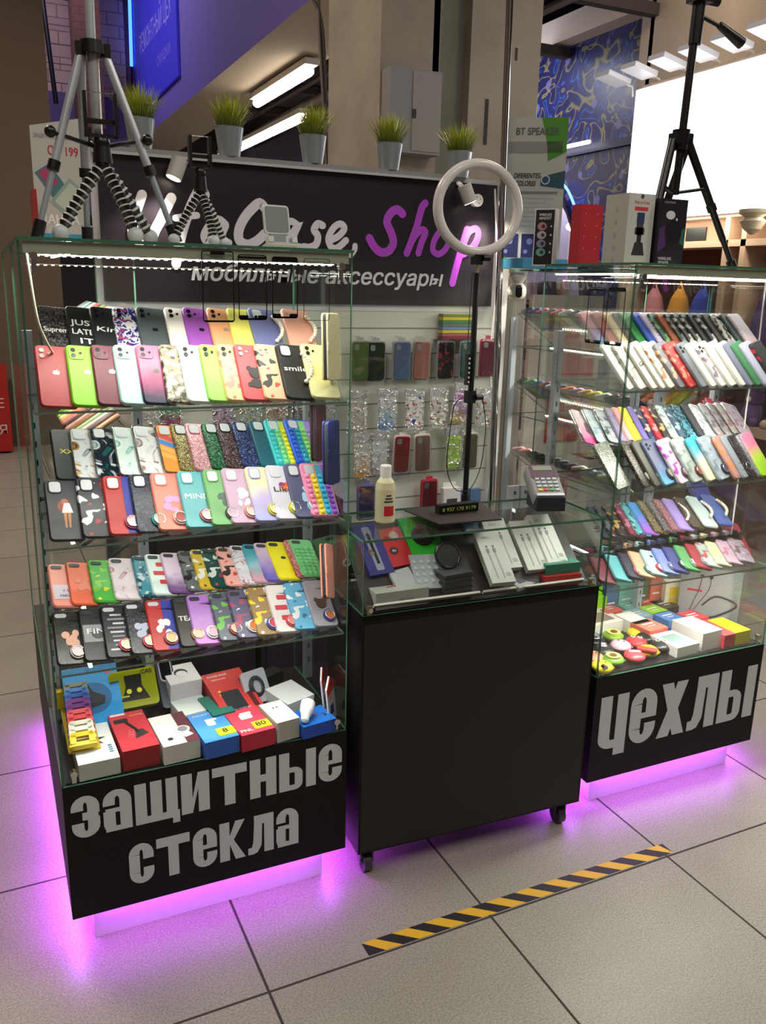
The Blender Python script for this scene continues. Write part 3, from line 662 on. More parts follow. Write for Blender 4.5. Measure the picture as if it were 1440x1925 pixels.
# ------------------------------------------------------------------ back panel: sign + slat wall
YW = 1.53
t = thing('shop_sign', 'black shop sign reading UfaCase. Shop on the back panel', 'sign', (0, 0, 0))
b = MB(); b.box(-.705, .858, YW-.002, YW+.03, 1.478, 1.985, mat('d8d8da', .5)); b.build('frame', t)
b = MB(); b.box(-.685, .835, YW-.012, YW-.001, 1.502, 1.968, mat('231d24', .38)); b.build('face', t)
PX = {}
def wallpt(px, py, y=YW-.012):
    # converts a traced stroke to metres on the sign face
    d = fwd + (px-720)/F_PX*rt - (py-962.5)/F_PX*up
    k = (y-CAM.y)/d.y
    return (CAM.x+k*d.x, CAM.z+k*d.z)
SGN_W = [([(267, 366), (258, 392), (251, 420), (249, 444), (262, 452), (277, 446)], .034), ([(322, 372), (312, 392), (301, 415), (290, 436), (284, 455)], .036),
  ([(385, 366), (377, 356), (369, 366), (357, 392), (346, 424), (338, 455), (331, 496)], .036), ([(330, 410), (350, 407), (370, 405)], .024),
  ([(424, 422), (410, 412), (393, 424), (383, 443), (390, 455), (405, 440), (424, 422), (418, 440), (420, 454), (430, 456)], .026),
  ([(498, 392), (488, 382), (474, 392), (459, 410), (449, 432), (450, 452), (466, 460), (484, 452), (497, 440)], .036),
  ([(560, 424), (546, 416), (532, 428), (524, 448), (533, 458), (548, 440), (560, 424), (552, 444), (554, 462), (563, 464)], .026),
  ([(606, 424), (597, 421), (590, 432), (597, 444), (594, 459), (582, 465), (571, 464)], .028),
  ([(620, 452), (636, 444), (647, 430), (640, 421), (627, 428), (617, 448), (622, 464), (634, 466), (650, 452)], .026), ([(667, 462), (666, 470), (659, 480)], .022)]
SGN_P = [([(756, 402), (746, 394), (733, 402), (727, 418), (734, 436), (739, 456), (730, 472), (715, 474), (703, 464), (694, 448)], .034),
  ([(799, 382), (792, 392), (783, 425), (772, 456), (764, 476)], .03), ([(770, 462), (780, 443), (793, 432), (799, 438), (792, 456), (786, 476)], .028),
  ([(838, 432), (826, 436), (816, 452), (813, 470), (824, 478), (837, 468), (844, 450), (838, 432)], .026),
  ([(878, 432), (868, 466), (858, 500), (850, 532)], .032), ([(870, 462), (880, 438), (893, 430), (899, 440), (893, 458), (880, 472), (870, 478)], .028)]
def spl(pts):
    P = [Vector(p) for p in pts]; o = []
    for i in range(len(P)-1):
        a, b_, c, d = P[max(i-1, 0)], P[i], P[i+1], P[min(i+2, len(P)-1)]
        for k in range(4):
            t_ = k/4; o.append(tuple(.5*((2*b_)+(c-a)*t_+(2*a-5*b_+4*c-d)*t_*t_+(3*b_-a-3*c+d)*t_**3)))
    return o+[tuple(P[-1])]
for nm, S_, mt in (('white_letter', SGN_W, mat('f4f2fa', .4)), ('purple_letter', SGN_P, mat('c050dc', .4))):
    for grp in ([[0, 1], [2, 3], [4], [5], [6], [7], [8], [9]] if nm[0] == 'w' else [[0], [1, 2], [3], [4, 5]]):
        b = MB()
        for q in grp: b.ribbon(spl([wallpt(*p) for p in S_[q][0]]), S_[q][1]*.93, YW-.0145-.0003*(q % 2), YW-.011, mt, True)
        b.build(nm, t)
a_, z0 = wallpt(357, 524); b_, _ = wallpt(838, 535)
b = MB(); b.text('мобильные аксессуары', .082, a_, z0-.004, YW-.0125, mat('ececf0', .4), bold=.034, shear=.2, align='LEFT', width=b_-a_-.03); b.build('tagline', t)

b = MB(); b.box(-.73, .90, YW, YW+.03, 0.0, 1.478, WHITEM)
for k in range(14): b.box(-.70, .86, YW-.0008, YW+.001, .13+k*.0985, .135+k*.0985, mat('84847c', .6))
tag(b.build('slatwall_panel'), 'pale grooved slat wall panel under the black sign', 'display panel')
b = MB(); b.box(.86, .90, YW-.03, YW, 0, 2.0, WHITE); tag(b.build('white_edge_post'), 'white post at the right edge of the back panel', 'post')
b = MB(); b.tube([(.77, 1.3, 0), (.700, 1.3, 2.9)], .0125, CHROME, 14); tag(b.build('chrome_pole'), 'tall chrome pole right of the black sign', 'pole')
t = thing('track_rail', 'grey track rail with two spotlights above the sign', 'light track', (0, 0, 0))
b = MB(); b.box(-.70, .60, YW-.03, YW+.03, 1.968, 1.99, mat('9a9a9c', .4)); b.box(-.70, .60, YW-.034, YW-.03, 1.966, 1.975, mat('c8c8ca', .4)); b.build('rail', t)
for i, (x, z, dx) in enumerate(((-.425, 1.975, -.026), (.655, 1.965, .028))):
    s = thing('spotlight', 'white cylinder spotlight glowing at the %s of the sign' % ('upper left', 'upper right behind the ring light')[i], 'spotlight', (x, YW-.06, z-.012), group='spotlights over the sign')
    d = Vector((dx, -.006, -.062)); b = MB(); n_ = d.normalized()
    b.cyl((0, 0, 0), d, .027, .027, mat('cfccc6', .5), 24); b.build('housing', s)
    b = MB(); b.cyl((0, .02, .0), (0, .045, .012), .009, .009, WHITE); b.build('swivel', s)
    b = MB(); b.cyl(d-n_*.002, d+n_*.001, .023, .023, mat('fff2d8', .4, 0, 14), 24); b.build('lens', s)
    l = bpy.data.lights.new('spot', 'SPOT'); l.energy = 16; l.spot_size = 1.6; l.spot_blend = .6; l.shadow_soft_size = .02; l.color = (1, .9, .78)
    o = bpy.data.objects.new('spot', l); COL.objects.link(o); o.location = Vector((x, YW-.06, z-.012))+d+n_*.01; o.rotation_euler = n_.to_track_quat('-Z', 'Y').to_euler()
b = MB(); b.cyl((.735, YW-.035, 1.905), (.735, YW-.012, 1.905), .024, .024, WHITE, 20)
for k in range(4): b.cyl((.735+.012*math.cos(k*PI/2+.4), YW-.0365, 1.905+.012*math.sin(k*PI/2+.4)), (.735+.012*math.cos(k*PI/2+.4), YW-.034, 1.905+.012*math.sin(k*PI/2+.4)), .002, .002, DARKP, 6)
tag(b.build('round_junction_box'), 'small round white junction box at top right of the sign', 'junction box')

# grass pots on the rail
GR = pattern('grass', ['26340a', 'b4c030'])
def pot(x, z, i):
    t = thing('potted_grass', ['spiky green grass in metal pot, left end above the sign', 'spiky green grass in metal pot, second from the left', 'spiky green grass in metal pot, middle of the five, before a tube lamp', 'spiky green grass in metal pot before the electrical cabinet', 'spiky green grass in metal pot at the right end, above the ring light'][i], 'potted plant', (x, YW+.0, z), group='grass pots on the rail')
    b = MB(); b.lathe([(.036, 0), (.049, .092), (.051, .094), (.047, .094), (.044, .08)], mat('b0bcc2', .3, .6), n=28); b.build('pot', t)
    g = MB(); rnd = random.Random(i)
    for k in range(330):
        a = rnd.uniform(0, 2*PI); r = .040*math.sqrt(rnd.random()); x0_, y0_ = r*math.cos(a), r*math.sin(a)
        h = rnd.uniform(.085, .13)*(1.08-.35*r/.04); lean = rnd.uniform(.0, .028)+r*1.1
        a2 = a+rnd.uniform(-.5, .5); wd = .0021; ta = a+PI/2
        p = []
        for s_ in (0, .5, 1):
            cx_, cy_, cz_ = x0_+lean*math.cos(a2)*s_**1.6, y0_+lean*math.sin(a2)*s_**1.6, .082+h*s_
            ww = wd*(1-.85*s_); p += [(cx_-ww*math.cos(ta), cy_-ww*math.sin(ta), cz_), (cx_+ww*math.cos(ta), cy_+ww*math.sin(ta), cz_)]
        g.add(p, [(0, 1, 3, 2), (2, 3, 5, 4)], GR)
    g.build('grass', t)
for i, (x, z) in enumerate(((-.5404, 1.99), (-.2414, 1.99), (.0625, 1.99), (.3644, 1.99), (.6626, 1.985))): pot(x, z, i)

# ------------------------------------------------------------------ the two side cabinets running back
def side_cab(x0, x1, inner, label):
    t = thing('side_display_cabinet', label, 'display cabinet')
    y0, y1 = .70, 1.50
    b = MB(); b.box(x0, x1, y0, y1, ZK, ZB, LAM); b.build('base_cabinet', t)
    b = MB(); b.box(x0+.04, x1-.04, y0, y1, 0, ZK, mat('e9e4ea', .45)); b.build('plinth', t)
    pane(t, 'side_glass', x0, x0+.004, y0, y1, ZB+.001, ZT); pane(t, 'side_glass', x1-.004, x1, y0, y1, ZB+.001, ZT)
    pane(t, 'top_glass', x0, x1, y0, y1, ZT, ZT+.006)
    s = -1 if inner == 'l' else 1     # direction of the high edge of the sloped shelves
    hi, lo = (x0+.03, x1-.06) if inner == 'l' else (x1-.03, x0+.06)
    for z in (1.478, 1.19, .90):
        b = MB(); b.add([(hi, y0+.01, z), (hi, y1-.01, z), (lo, y1-.01, z-.13), (lo, y0+.01, z-.13), (hi, y0+.01, z-.005), (hi, y1-.01, z-.005), (lo, y1-.01, z-.135), (lo, y0+.01, z-.135)],
            [(0, 1, 2, 3), (4, 7, 6, 5)], GLASS); b.add([(hi, y0+.01, z), (hi, y1-.01, z), (lo, y1-.01, z-.13), (lo, y0+.01, z-.13), (hi, y0+.01, z-.005), (hi, y1-.01, z-.005), (lo, y1-.01, z-.135), (lo, y0+.01, z-.135)],
            [(0, 4, 5, 1), (2, 6, 7, 3), (0, 3, 7, 4), (1, 5, 6, 2)], EDGE_D)
        b.build('sloped_glass_shelf', t)
    for z in (1.635, 1.34, 1.06):
        led_strip(t, 'led_strip', ((x0+x1)/2, y0+.06, z), ((x0+x1)/2, y1-.1, z), None, .010, -1, True)
        if z < 1.6: pane(t, 'light_shelf', x0+.02, x1-.02, y0+.03, y1-.02, z+.001, z+.005)
    for yy in (y0+.015, y1-.015):
        b = MB(); xx = x0+.012 if inner == 'l' else x1-.012; b.box(xx-.011, xx+.011, yy-.011, yy+.011, ZB, 1.46, ALU); b.build('upright', t)
    return t
sideR = side_cab(.92, 1.1986, 'l', 'long glass side cabinet joining right front cabinet to the back panel')
sideL = side_cab(-.9936, -.71, 'r', 'long glass side cabinet behind the left front cabinet')
for cx in (1.06, -.85):
    area('side_cabinet_led', (cx, 1.1, 1.628), .012, .7, 5.5 if cx > 0 else 3, (1.0, .97, .86))
    area('side_cabinet_led', (cx, 1.1, 1.333), .012, .7, 4 if cx > 0 else 2, (1.0, .97, .86))
    area('side_cabinet_led', (cx, 1.1, 1.053), .012, .7, 3.5 if cx > 0 else 1.5, (1.0, .97, .86))

for cx in (-.982, 1.188): area('base_glow', (cx, 1.1, ZK-.005), .010, .78, 2.3, PINK)

# ------------------------------------------------------------------ phone cases
def shell_mat(pat, cols):
    if pat == 'p': return mat(cols[0], .42)
    if pat in ('pp', 'st', 'dg', 'tt', 'tx'): return mat(cols[0], .42)
    return pattern(pat, cols)
def phone_case(name, label, W, L, pat, cols, opts, M4, group, simple=False):
    t = thing(name, label, 'phone case', group=group); t.matrix_world = M4
    cols = cols.split(); mt = shell_mat(pat, cols); TH = .0098; R = .0115
    b = MB(); rim = PLASTIC if ' cl' in opts else None
    if rim: b.rprism(W, L, -TH*.5, TH*.5, R, rim, 0, L/2, .0025); b.rprism(W-.005, L-.005, -TH*.5-.0003, -TH*.2, R-.002, mt, 0, L/2, .001)
    else: b.rprism(W, L, -TH/2, TH/2, R, mt, 0, L/2, .0028)
    F = -TH/2-.0003
    if simple: b.build('shell', t); return t
    if pat == 'st':
        b.prism([(.003, .004), (W/2-.003, .004), (W/2-.003, L-.004), (.003, L-.004)], F-.0003, F+.001, mat(cols[2]))
    if pat == 'dg':
        for k in range(4): b.prism([(-W/2+.003, .05+k*.02), (W/2-.003, .02+k*.02), (W/2-.003, .035+k*.02), (-W/2+.003, .065+k*.02)], F-.0003, F+.001, mat(cols[1+k % 2] if k in (2, 3) else 'f0a840'))
    if pat == 'tt':
        for k in range(3): b.rprism(W*.5, .014, F-.0003, F+.001, .003, mat(cols[1]), W*.08*(-1)**k, L*.72-k*.03)
    if pat == 'tx':
        rr = random.Random(label)
        for k in range(9):
            w_ = W*rr.uniform(.35, .72); b.rprism(w_, .005, F-.0003, F+.001, .001, mat(cols[1+k % 2]), rr.uniform(-.06, .06)*W, L*.80-k*.0115)
    if pat == 'pp':
        n = len(cols)-1
        for k in range(n):
            x_ = -W/2+.004+(W-.008)*(k+.5)/n; cm = mat(cols[k+1], .4)
            b.prism([(x_-(W-.008)/n/2, .004), (x_+(W-.008)/n/2, .004), (x_+(W-.008)/n/2, L-.006), (x_-(W-.008)/n/2, L-.006)], F-.0002, F+.001, cm)
            for j in range(8): b.ball((x_, F-.0005, .012+j*(L-.045)/7.5), .0072, cm, 8, 6, (1, .5, 1))
    b.build('shell', t)
    o = ' '+opts
    cy = L-.021
    if ' Cw' in o:
        c = MB(); c.rprism(.030, .032, F-.0016, F+.001, .008, mat(cols[0], .4), -W/2+.022, cy, .0008); c.rprism(.024, .026, F-.002, F, .006, mat('d2d6dc', .5), -W/2+.022, cy); c.build('camera_window', t)
    elif ' Cs' in o or ' Cr' in o or ' Cd' in o:
        c = MB(); cc = mat('1a1c22', .2) if ' Cr' not in o else mat('e8b0a8', .4); cx = -W/2+.021
        if ' Cs' in o: c.rprism(.033, .034, F-.0012, F+.001, .008, mat(cols[-1], .4), cx, cy, .0006)
        for dx, dz in ((-.007, .006), (-.007, -.008), (.008, -.001)): c.disc(cx+dx, cy+dz, .0052 if dx < 0 else .003, F-.0020, F, cc, 12)
        c.build('camera_cutout', t)
    elif ' Ck' in o:
        c = MB(); c.rprism(.026, .011, F-.0012, F+.001, .0052, mat('c8ccd2' if pat in ('ps', 'st', 'tx') else '30323a', .4), -W/2+.019, L-.014); c.build('camera_cutout', t)
    if ' A' in o or ' a' in o:
        lc = mat('1c1c20', .3) if ' A' in o else mat('d8c8c8', .3, .6); c = MB(); z_ = L*.55
        c.disc(-.0026, z_, .0047, F-.0004, F, lc, 12, .9); c.disc(.0026, z_, .0047, F-.0004, F, lc, 12, .9)
        c.prism([(0, z_+.0052), (.0035, z_+.0088), (.0012, z_+.0055)], F-.0004, F, lc); c.build('fruit_logo', t)
    for tok in o.split():
        if tok.startswith('T:'):
            q = tok.split(':'); bits = q[1].split('/'); c = MB(); col = q[2] if len(q) > 2 else 'eeeeee'
            for k, s_ in enumerate(bits): c.text(s_, .022 if len(bits) > 1 else .019, 0, L*(.62 if len(bits) > 1 else .5)-k*.026, F-.0005, mat(col), bold=.03, width=W*min(.78, .2*len(s_)), shear=.15 if s_ in ('King', 'Good') else 0)
            c.build('lettering', t)
        if tok.startswith('O:'):
            c = MB(); col = mat(tok[2:], .5); rr = random.Random(label)
            for k in range(7): c.disc(rr.uniform(-.012, .014), L*.45+rr.uniform(-.018, .02), rr.uniform(.006, .011), F-.0004-.00003*k, F, col, 9, rr.uniform(.6, 1.2))
            c.build('drawing', t)
        if tok.startswith('R:'):
            _, c1, c2 = tok.split(':'); c = MB(); rx_, rz_ = W*.18, .031
            c.disc(rx_, rz_, .0175, F-.0045, F, mat(c1, .5), 24); c.disc(rx_, rz_, .0125, F-.0062, F-.004, mat(c2, .55), 24)
            c.tube([(rx_+.013*math.cos(a*PI/8), F-.0068, rz_+.013*math.sin(a*PI/8)) for a in range(16)], .0012, mat('e8e0d8', .15, .8), 6, True); c.build('grip_holder', t)
    if ' P' in o:
        c = MB(); pm = mat('f4ecdc', .2, .1, 0, .5)
        for k in range(11):
            a = k/10; c.ball((W*.30+.014*math.sin(a*PI)-.008*max(0, a-.75)*3, F-.006-.004*math.sin(a*PI), L*.80-a*L*.50), .0056, pm, 10, 7)
        c.cyl((W*.30, F-.003, L*.83), (W*.30, F-.003, L*.80), .002, .002, mat('d8b050', .2, 1)); c.build('pearl_strap', t)
    if ' F' in o:
        c = MB(); c.disc(0, L*.62, .008, F-.0004, F, mat('b86a4c'), 12); c.disc(-.008, L*.55, .012, F-.0003, F, mat('a04c38'), 12, .7)
        c.prism([(-.008, L*.44), (.016, L*.44), (.010, L*.60), (-.002, L*.60)], F-.0005, F, mat('e4e4ec')); c.prism([(-.004, L*.2), (.0, L*.2), (.002, L*.44), (-.005, L*.44)], F-.0005, F, mat('c88858')); c.prism([(.004, L*.2), (.008, L*.2), (.011, L*.44), (.004, L*.44)], F-.0005, F, mat('c88858')); c.build('drawn_figure', t)
    if ' H' in o:
        c = MB()
        c.disc(-.006, L*.62, .0085, F-.0004, F, mat('8c3078'), 14); c.disc(.007, L*.62, .0085, F-.0004, F, mat('e8603c'), 14); c.prism([(-.014, L*.60), (0, L*.49), (.015, L*.60)], F-.0005, F, mat('e88038')); c.build('heart_print', t)
    if ' B' in o:
        c = MB(); col = mat('302c30' if ' B2' not in o else '4c3430')
        c.disc(-.012, L*.56, .0065, F-.0012, F, col, 12); c.disc(.012, L*.56, .0065, F-.0012, F, col, 12); c.disc(0, L*.48, .0145, F-.0015, F, col, 16)
        if ' B2' not in o: c.disc(0, L*.30, .013, F-.0012, F, col, 14, 1.1); c.rprism(.044, .012, F-.001, F, .005, col, 0, L*.27)
        c.build('bear_print', t)
    if ' W ' in o+' ' or ' W2' in o:
        c = MB(); z_ = .045 if ' W2' not in o else .072
        c.rprism(W*.84, .046, F-.0004, F, .001, mat('d8cce0' if ' W2' not in o else '9a9aa0'), 0, z_)
        if ' W2' not in o: c.text('V E', .012, 0, z_, F-.0006, mat('403848'), .01); c.text('HAVE', .012, 0, z_-.016, F-.0006, mat('403848'), .01)
        else: c.disc(.004, z_-.002, .013, F-.0007, F, mat('4c4a50'), 14, 1.2); c.disc(-.006, z_+.006, .008, F-.0008, F, mat('606068'), 10)
        c.build('printed_panel', t)
    return t
def case_matrix(x, y, z, lean, roll, yaw):
    return Matrix.Translation((x, y, z)) @ Matrix.Rotation(-math.radians(90-lean), 4, 'X') @ Matrix.Rotation(-math.radians(roll), 4, 'Y') @ Matrix.Rotation(math.radians(yaw), 4, 'Z')
for rn, phrase, y, z, lean, roll, yaw, W, L, items in CASE_ROWS:
    lim = (-.332 if W < .07 else -.338) if rn[0] == 'L' else 1.162
    seen_lim = 0
    for x, look, pat, cols, opts in items:
        if x > lim:
            if seen_lim or x > lim+.045: continue
            seen_lim = 1; x = lim
        if pat == 'tx' and 'T:' in opts: pat = 'p'
        phone_case('phone_case', look+', '+phrase.replace('row of the top shelf', 'row, top shelf').replace('row of the middle shelf', 'row, middle shelf').replace('row of the lower shelf', 'row, lower shelf'), W, L, pat, cols, ' '+opts, case_matrix(x, y, z+.001, lean, roll, yaw), 'phone cases on the '+phrase)

# cases leaning on the sloped shelves of the side cabinets
R1 = ['17181c black', '28408c blue', '9c2848 crimson', '202024 charcoal', 'c83c50 rose red', 'd0e0d0 pale green', '28385c navy', 'ece0b8 cream', 'e4e4ea white', '3c4c34 olive', '98d830 lime green', 'b8e040 yellow green', '38383c dark grey', 'd4b8a0 beige']
R2 = ['141414 black', '3c8040 green', '2c5090 blue', '8c2840 maroon', 'e0e0f0 white', '201c1e jet black', 'f08c60 orange', 'b898d0 lilac', 'f0b030 amber', 'f0e040 yellow', 'd8dccc ivory', '1c2420 greenish black', '242424 graphite', '181c2c ink blue']
R3 = ['f0b0b8 pink', 'e89098 salmon', '18181a black', '1e1e20 soft black', '16161c blue black', '222022 brown black', '26262a charcoal', '1c2c50 navy', 'd8d8b0 cream', 'e0e8f0 icy white', '6888c8 sky blue', 'c0d890 pale green']
L1 = ['20382c dark green', '404c48 grey green', '58a898 teal', '202428 black', 'd8e0d8 white', 'e86850 coral', 'c83838 red', '38302c brown', '68a050 green', '8c6048 tan brown', 'b898a0 mauve', 'd8d8b0 cream', '303438 dark grey', 'ecebe0 ivory']
L2 = ['58a050 green', 'a0c840 lime', 'd8d0b8 cream', 'e89860 orange', 'b87878 dusty rose', '402c2c brown', 'c09888 beige', '80503c rust', '98b080 sage', 'd0c0b8 stone', '50383c plum', 'e0a880 apricot']
L3 = ['a04850 red', 'd86888 pink', '58a038 green', '304030 olive', 'e8e0c8 cream', '487890 steel blue', '202428 black', '38506c navy', 'e8c080 sand', '404448 grey', '506070 slate', '282428 dark brown']
LV = {'a': 'top', 'b': 'middle', 'c': 'lowest'}
def rack(rows, side):
    for lv, z, cl in rows:
        for i, s_ in enumerate(cl):
            h, nm = s_.split(' ', 1)
            y = 1.45-i*.052
            # high edge at the seller's side; case slides down the sloped glass
            if side == 'R':
                M = Matrix.Translation((.962, y, z+.004)) @ Matrix.Rotation(math.radians(-57), 4, 'Y') @ Matrix.Rotation(math.radians(90+16), 4, 'Z') @ Matrix.Translation((0, 0, -.146))
            else:
                M = Matrix.Translation((-.745, y, z+.004)) @ Matrix.Rotation(math.radians(57), 4, 'Y') @ Matrix.Rotation(math.radians(-90-16), 4, 'Z') @ Matrix.Translation((0, 0, -.146))
            w_ = ('%s side cabinet, ' % ('right' if side == 'R' else 'left'))+('between %s and %s' % (cl[i-1].split(' ', 1)[1], cl[i+1].split(' ', 1)[1]) if 0 < i < len(cl)-1 else ('last by the back panel' if i == 0 else 'first by the front cabinet'))
            phone_case('phone_case', '%s case on %s slope, %s' % (nm, LV[lv], w_), .074, .148, 'p', h, ' CN', M, 'cases on the %s slope of the %s side cabinet' % (LV[lv], side == 'R' and 'right' or 'left'), True)
rack((('a', 1.49, R1), ('b', 1.205, R2), ('c', .915, R3)), 'R')
rack((('a', 1.49, L1), ('b', 1.205, L2), ('c', .915, L3)), 'L')

# folding wallet cases stood at the right ends
def wallet(x, y, z, ry, col, label, lean=80, yaw=0, W=.078, L=.155, cut=False):
    t = thing('wallet_case', label, 'wallet case', group='folding wallet cases'); t.matrix_world = case_matrix(x, y, z, lean, ry, yaw)
    b = MB(); b.rprism(W, L, -.009, -.0045, .008, mat(col, .5), 0, L/2, .0015); b.rprism(W-.004, L-.004, -.004, .004, .008, mat('303038', .5), 0, L/2, .001); b.rprism(W, L, .0045, .009, .008, mat(col, .5), 0, L/2, .0015)
    b.box(W/2-.003, W/2, -.008, .008, .01, L-.01, mat(col, .5)); b.build('cover', t)
    c = MB(); c.rprism(.012, .02, -.011, -.009, .003, mat(col, .4), -W/2+.004, L/2); c.build('clasp_tab', t)
wallet(-.325, .335, 1.355, 0, 'e8e0b0', 'cream wallet case upright at the right end, top shelf, left cabinet', 86, 38, .056)
wallet(-.335, .39, 1.15, 0, '4c2430', 'maroon wallet case upright behind the navy one, left cabinet', 86, 38, .05)
wallet(-.326, .325, 1.105, 0, '1c2860', 'navy wallet case upright beside the bubble cases, left cabinet', 86, 34, .05)
wallet(1.15, .50, 1.13, -14, 'b83444', 'red wallet case behind the glitter cases, right cabinet', 36, 8)
wallet(1.11, .50, .86, -18, '283090', 'shiny indigo wallet case on the lower shelf, right cabinet', 32, 8)
wallet(1.155, .38, .74, -20, 'b03440', 'red wallet case at the end of lower shelf, right cabinet', 30, 8)
wallet(-.325, .345, .80, -6, 'f0a08c', 'peach wallet case with pearl chain, lower shelf, left cabinet', 66, 48, .05, .14)
# ------------------------------------------------------------------ goods on the floor of the left cabinet
ZS = ZB+.004
b = MB(); b.box(-.985, -.305, YF+.012, YB-.01, ZB+.0005, ZB+.0035, mat('1d191b', .3)); tag(b.build('display_mat'), 'black bottom board inside the left cabinet', 'board')
b = MB(); b.box(.518, 1.19, YF+.012, YB-.01, ZB+.0005, ZB+.0035, mat('1d191b', .3)); tag(b.build('display_mat'), 'black bottom board inside the right cabinet', 'board')
def gift(label, x, y, z, w_, d, h, top, side=None, rz=0, tilt=0, prints=None, name='product_box', cat='box', group=None):
    # box lying flat; prints drawn on its top face in (u right, v away) metres from the centre
    t = MB(); s_ = side or top
    t.box(-w_/2, w_/2, -d/2, d/2, 0, h, mat(s_, .45), {'t': mat(top, .4)})
    t.M = Matrix.Translation((0, 0, h)) @ Matrix.Rotation(-PI/2, 4, 'X')
    if prints: prints(t, w_, d)
    t.M = Matrix()
    o = t.build(name); o.matrix_world = Matrix.Translation((x, y, z)) @ Matrix.Rotation(math.radians(rz), 4, 'Z') @ Matrix.Rotation(math.radians(tilt), 4, 'X')
    return tag(o, label, cat, group)
E_ = .0006
def pr_holder(t, w_, d):
    t.rprism(.034, .02, -E_, 0, .004, DARKP, -w_*.22, d*.28); t.ribbon([(-w_*.12, d*.24), (w_*.08, 0), (w_*.1, -d*.08)], .008, -E_*2, -E_, DARKP)
    t.prism([(-w_*.02, -d*.24), (w_*.38, -d*.16), (w_*.26, -d*.02), (w_*.08, -d*.04)], -E_, 0, mat('2a2428')); t.text('borofone', .010, w_*.26, d*.36, -E_, mat('f0e0a0'), .01, width=.03)
    t.rprism(w_*.42, .008, -E_, 0, .001, mat('f0e8e8'), -w_*.24, d*.46)
    for k in range(3): t.tube([(-w_*.05-.003*k+.006*math.cos(a*PI/6), -E_, -d*.03-k*.012+.006*math.sin(a*PI/6)) for a in range(12)], .0007, mat('e08890'), 4, True)
def pr_hold2(t, w_, d):
    t.prism([(w_*.15, -d/2), (w_/2, -d/2), (w_/2, d/2), (w_*.15, d/2)], -E_, 0, mat('5c2430')); t.disc(w_*.22, -d*.08, .018, -E_*2, -E_, mat('c8c8cc'), 20); t.disc(w_*.22, -d*.08, .012, -E_*3, -E_*2, mat('7c7c84'), 20)
    t.ribbon([(w_*.22, -d*.2), (w_*.30, -d*.32)], .022, -E_*2, -E_, mat('e8e8ec')); t.disc(-w_*.22, -d*.3, .007, -E_, 0, mat('282828'), 14)
def pr_charger(price, pink=False):
    def f(t, w_, d):
        t.text('ADAPTER' if not pink else 'Quick charge', .010, 0, d*.38, -E_, mat('e8f0ff'), .01, width=w_*.8)
        t.rprism(.032 if pink else .022, .026, -E_*2, 0, .005, mat('f4f2f2'), 0, d*.08); t.rprism(.03, .010, -E_*3, 0, .003, mat('e0e0e4'), .004, d*.18)
        t.rprism(.044, .036, -E_*3, 0, .001, mat('f0e420'), w_*.24, -d*.28); t.text(price, .028, w_*.22, -d*.33, -E_*4, mat('202020'), .012)
        if pink: t.text('PNL', .017, -w_*.27, -d*.42, -E_*2, mat('f4f4f4'), .02, width=.032)
    return f
def pr_bank(t, w_, d):
    t.rprism(.052, .085, -E_*2, 0, .006, mat('2c3038', .3), -w_*.08, -d*.13); t.rprism(.014, .12, -E_, 0, .005, mat('5c1420'), w_*.36, -d*.02); t.text('POWER BANK', .012, -w_*.14, d*.40, -E_, mat('f4d8d8'), .01, width=w_*.5); t.text('10000mAh', .009, -w_*.16, d*.33, -E_, mat('f4d8d8'), .01, width=w_*.36)
    for k in range(2): t.disc(-w_*.30, d*.10-k*.014, .005, -E_, 0, mat('f0b830'), 10)
def pr_black_round(t, w_, d): t.disc(0, .004, .018, -E_, 0, mat('202022'), 18); t.disc(0, -.004, .015, -E_*2, -E_, mat('e8e8ea'), 18)
def pr_splash(t, w_, d):
    t.prism([(-.035, .0), (-.02, .02), (-.005, .012), (.008, .035), (.012, .012), (.03, .008), (.012, -.002), (.022, -.022), (.0, -.012), (-.014, -.028), (-.014, -.008)], -E_, 0, mat('1c2426'))
    for k in range(4): t.rprism(.009, .006, -E_, 0, .001, mat('2c7080'), w_*.36, -d*.18-k*.010)
def pr_trigger(t, w_, d):
    t.disc(0, 0, .045, -E_, 0, mat('2468a0'), 24); t.prism([(-.03, .03), (-.012, .05), (.0, .02), (.03, .0), (.026, -.02), (-.006, -.028), (-.02, .0)], -E_*2, -E_, mat('1c2028')); t.disc(w_*.32, d*.38, .007, -E_, 0, mat('e05030'), 12)
def pr_two_dots(t, w_, d):
    for k in (-1, 1): t.disc(k*.005, d*.2, .002, -E_, 0, mat('404048'), 8)
def pr_blue2(t, w_, d): t.ribbon([(w_*.05, d*.2), (w_*.14, -d*.08)], .003, -E_, 0, mat('e8503c')); t.ribbon([(w_*.3, 0), (w_*.36, -d*.1), (w_*.3, -d*.2)], .003, -E_, 0, mat('101828'))
gift('red car phone holder box in the front row of goods', -.818, .385, ZS, .085, .19, .052, 'c82c3c', 'a0141c', 3, 0, pr_holder)
gift('white and maroon ring stand box beside the red holder box', -.725, .360, ZS, .088, .155, .048, 'e4e0e0', 'd8d4ce', 4, 0, pr_hold2)
gift('blue charger box with yellow price tag 8', -.6315, .345, ZS, .086, .15, .045, '4c98e0', '2c5cb0', 5, 0, pr_charger('8'))
gift('pinkish red charger box with yellow price tag 80', -.542, .345, ZS, .088, .15, .045, 'e84860', 'b02438', 6, 0, pr_charger('80', True))
gift('small white square box with black printed front', -.462, .335, ZS, .062, .11, .055, 'f0eef4', 'b8b4ac', 8, 0, pr_two_dots)
gift('flat blue accessory box with white car charger on top', -.378, .315, ZS, .095, .085, .035, '1c70d0', '1848a8', 8, 0, pr_blue2)
gift('white box with black ink splash print in left corner', -.912, .385, ZS, .092, .20, .042, 'e8ecf0', 'c8c8c0', 2, 0, pr_splash)
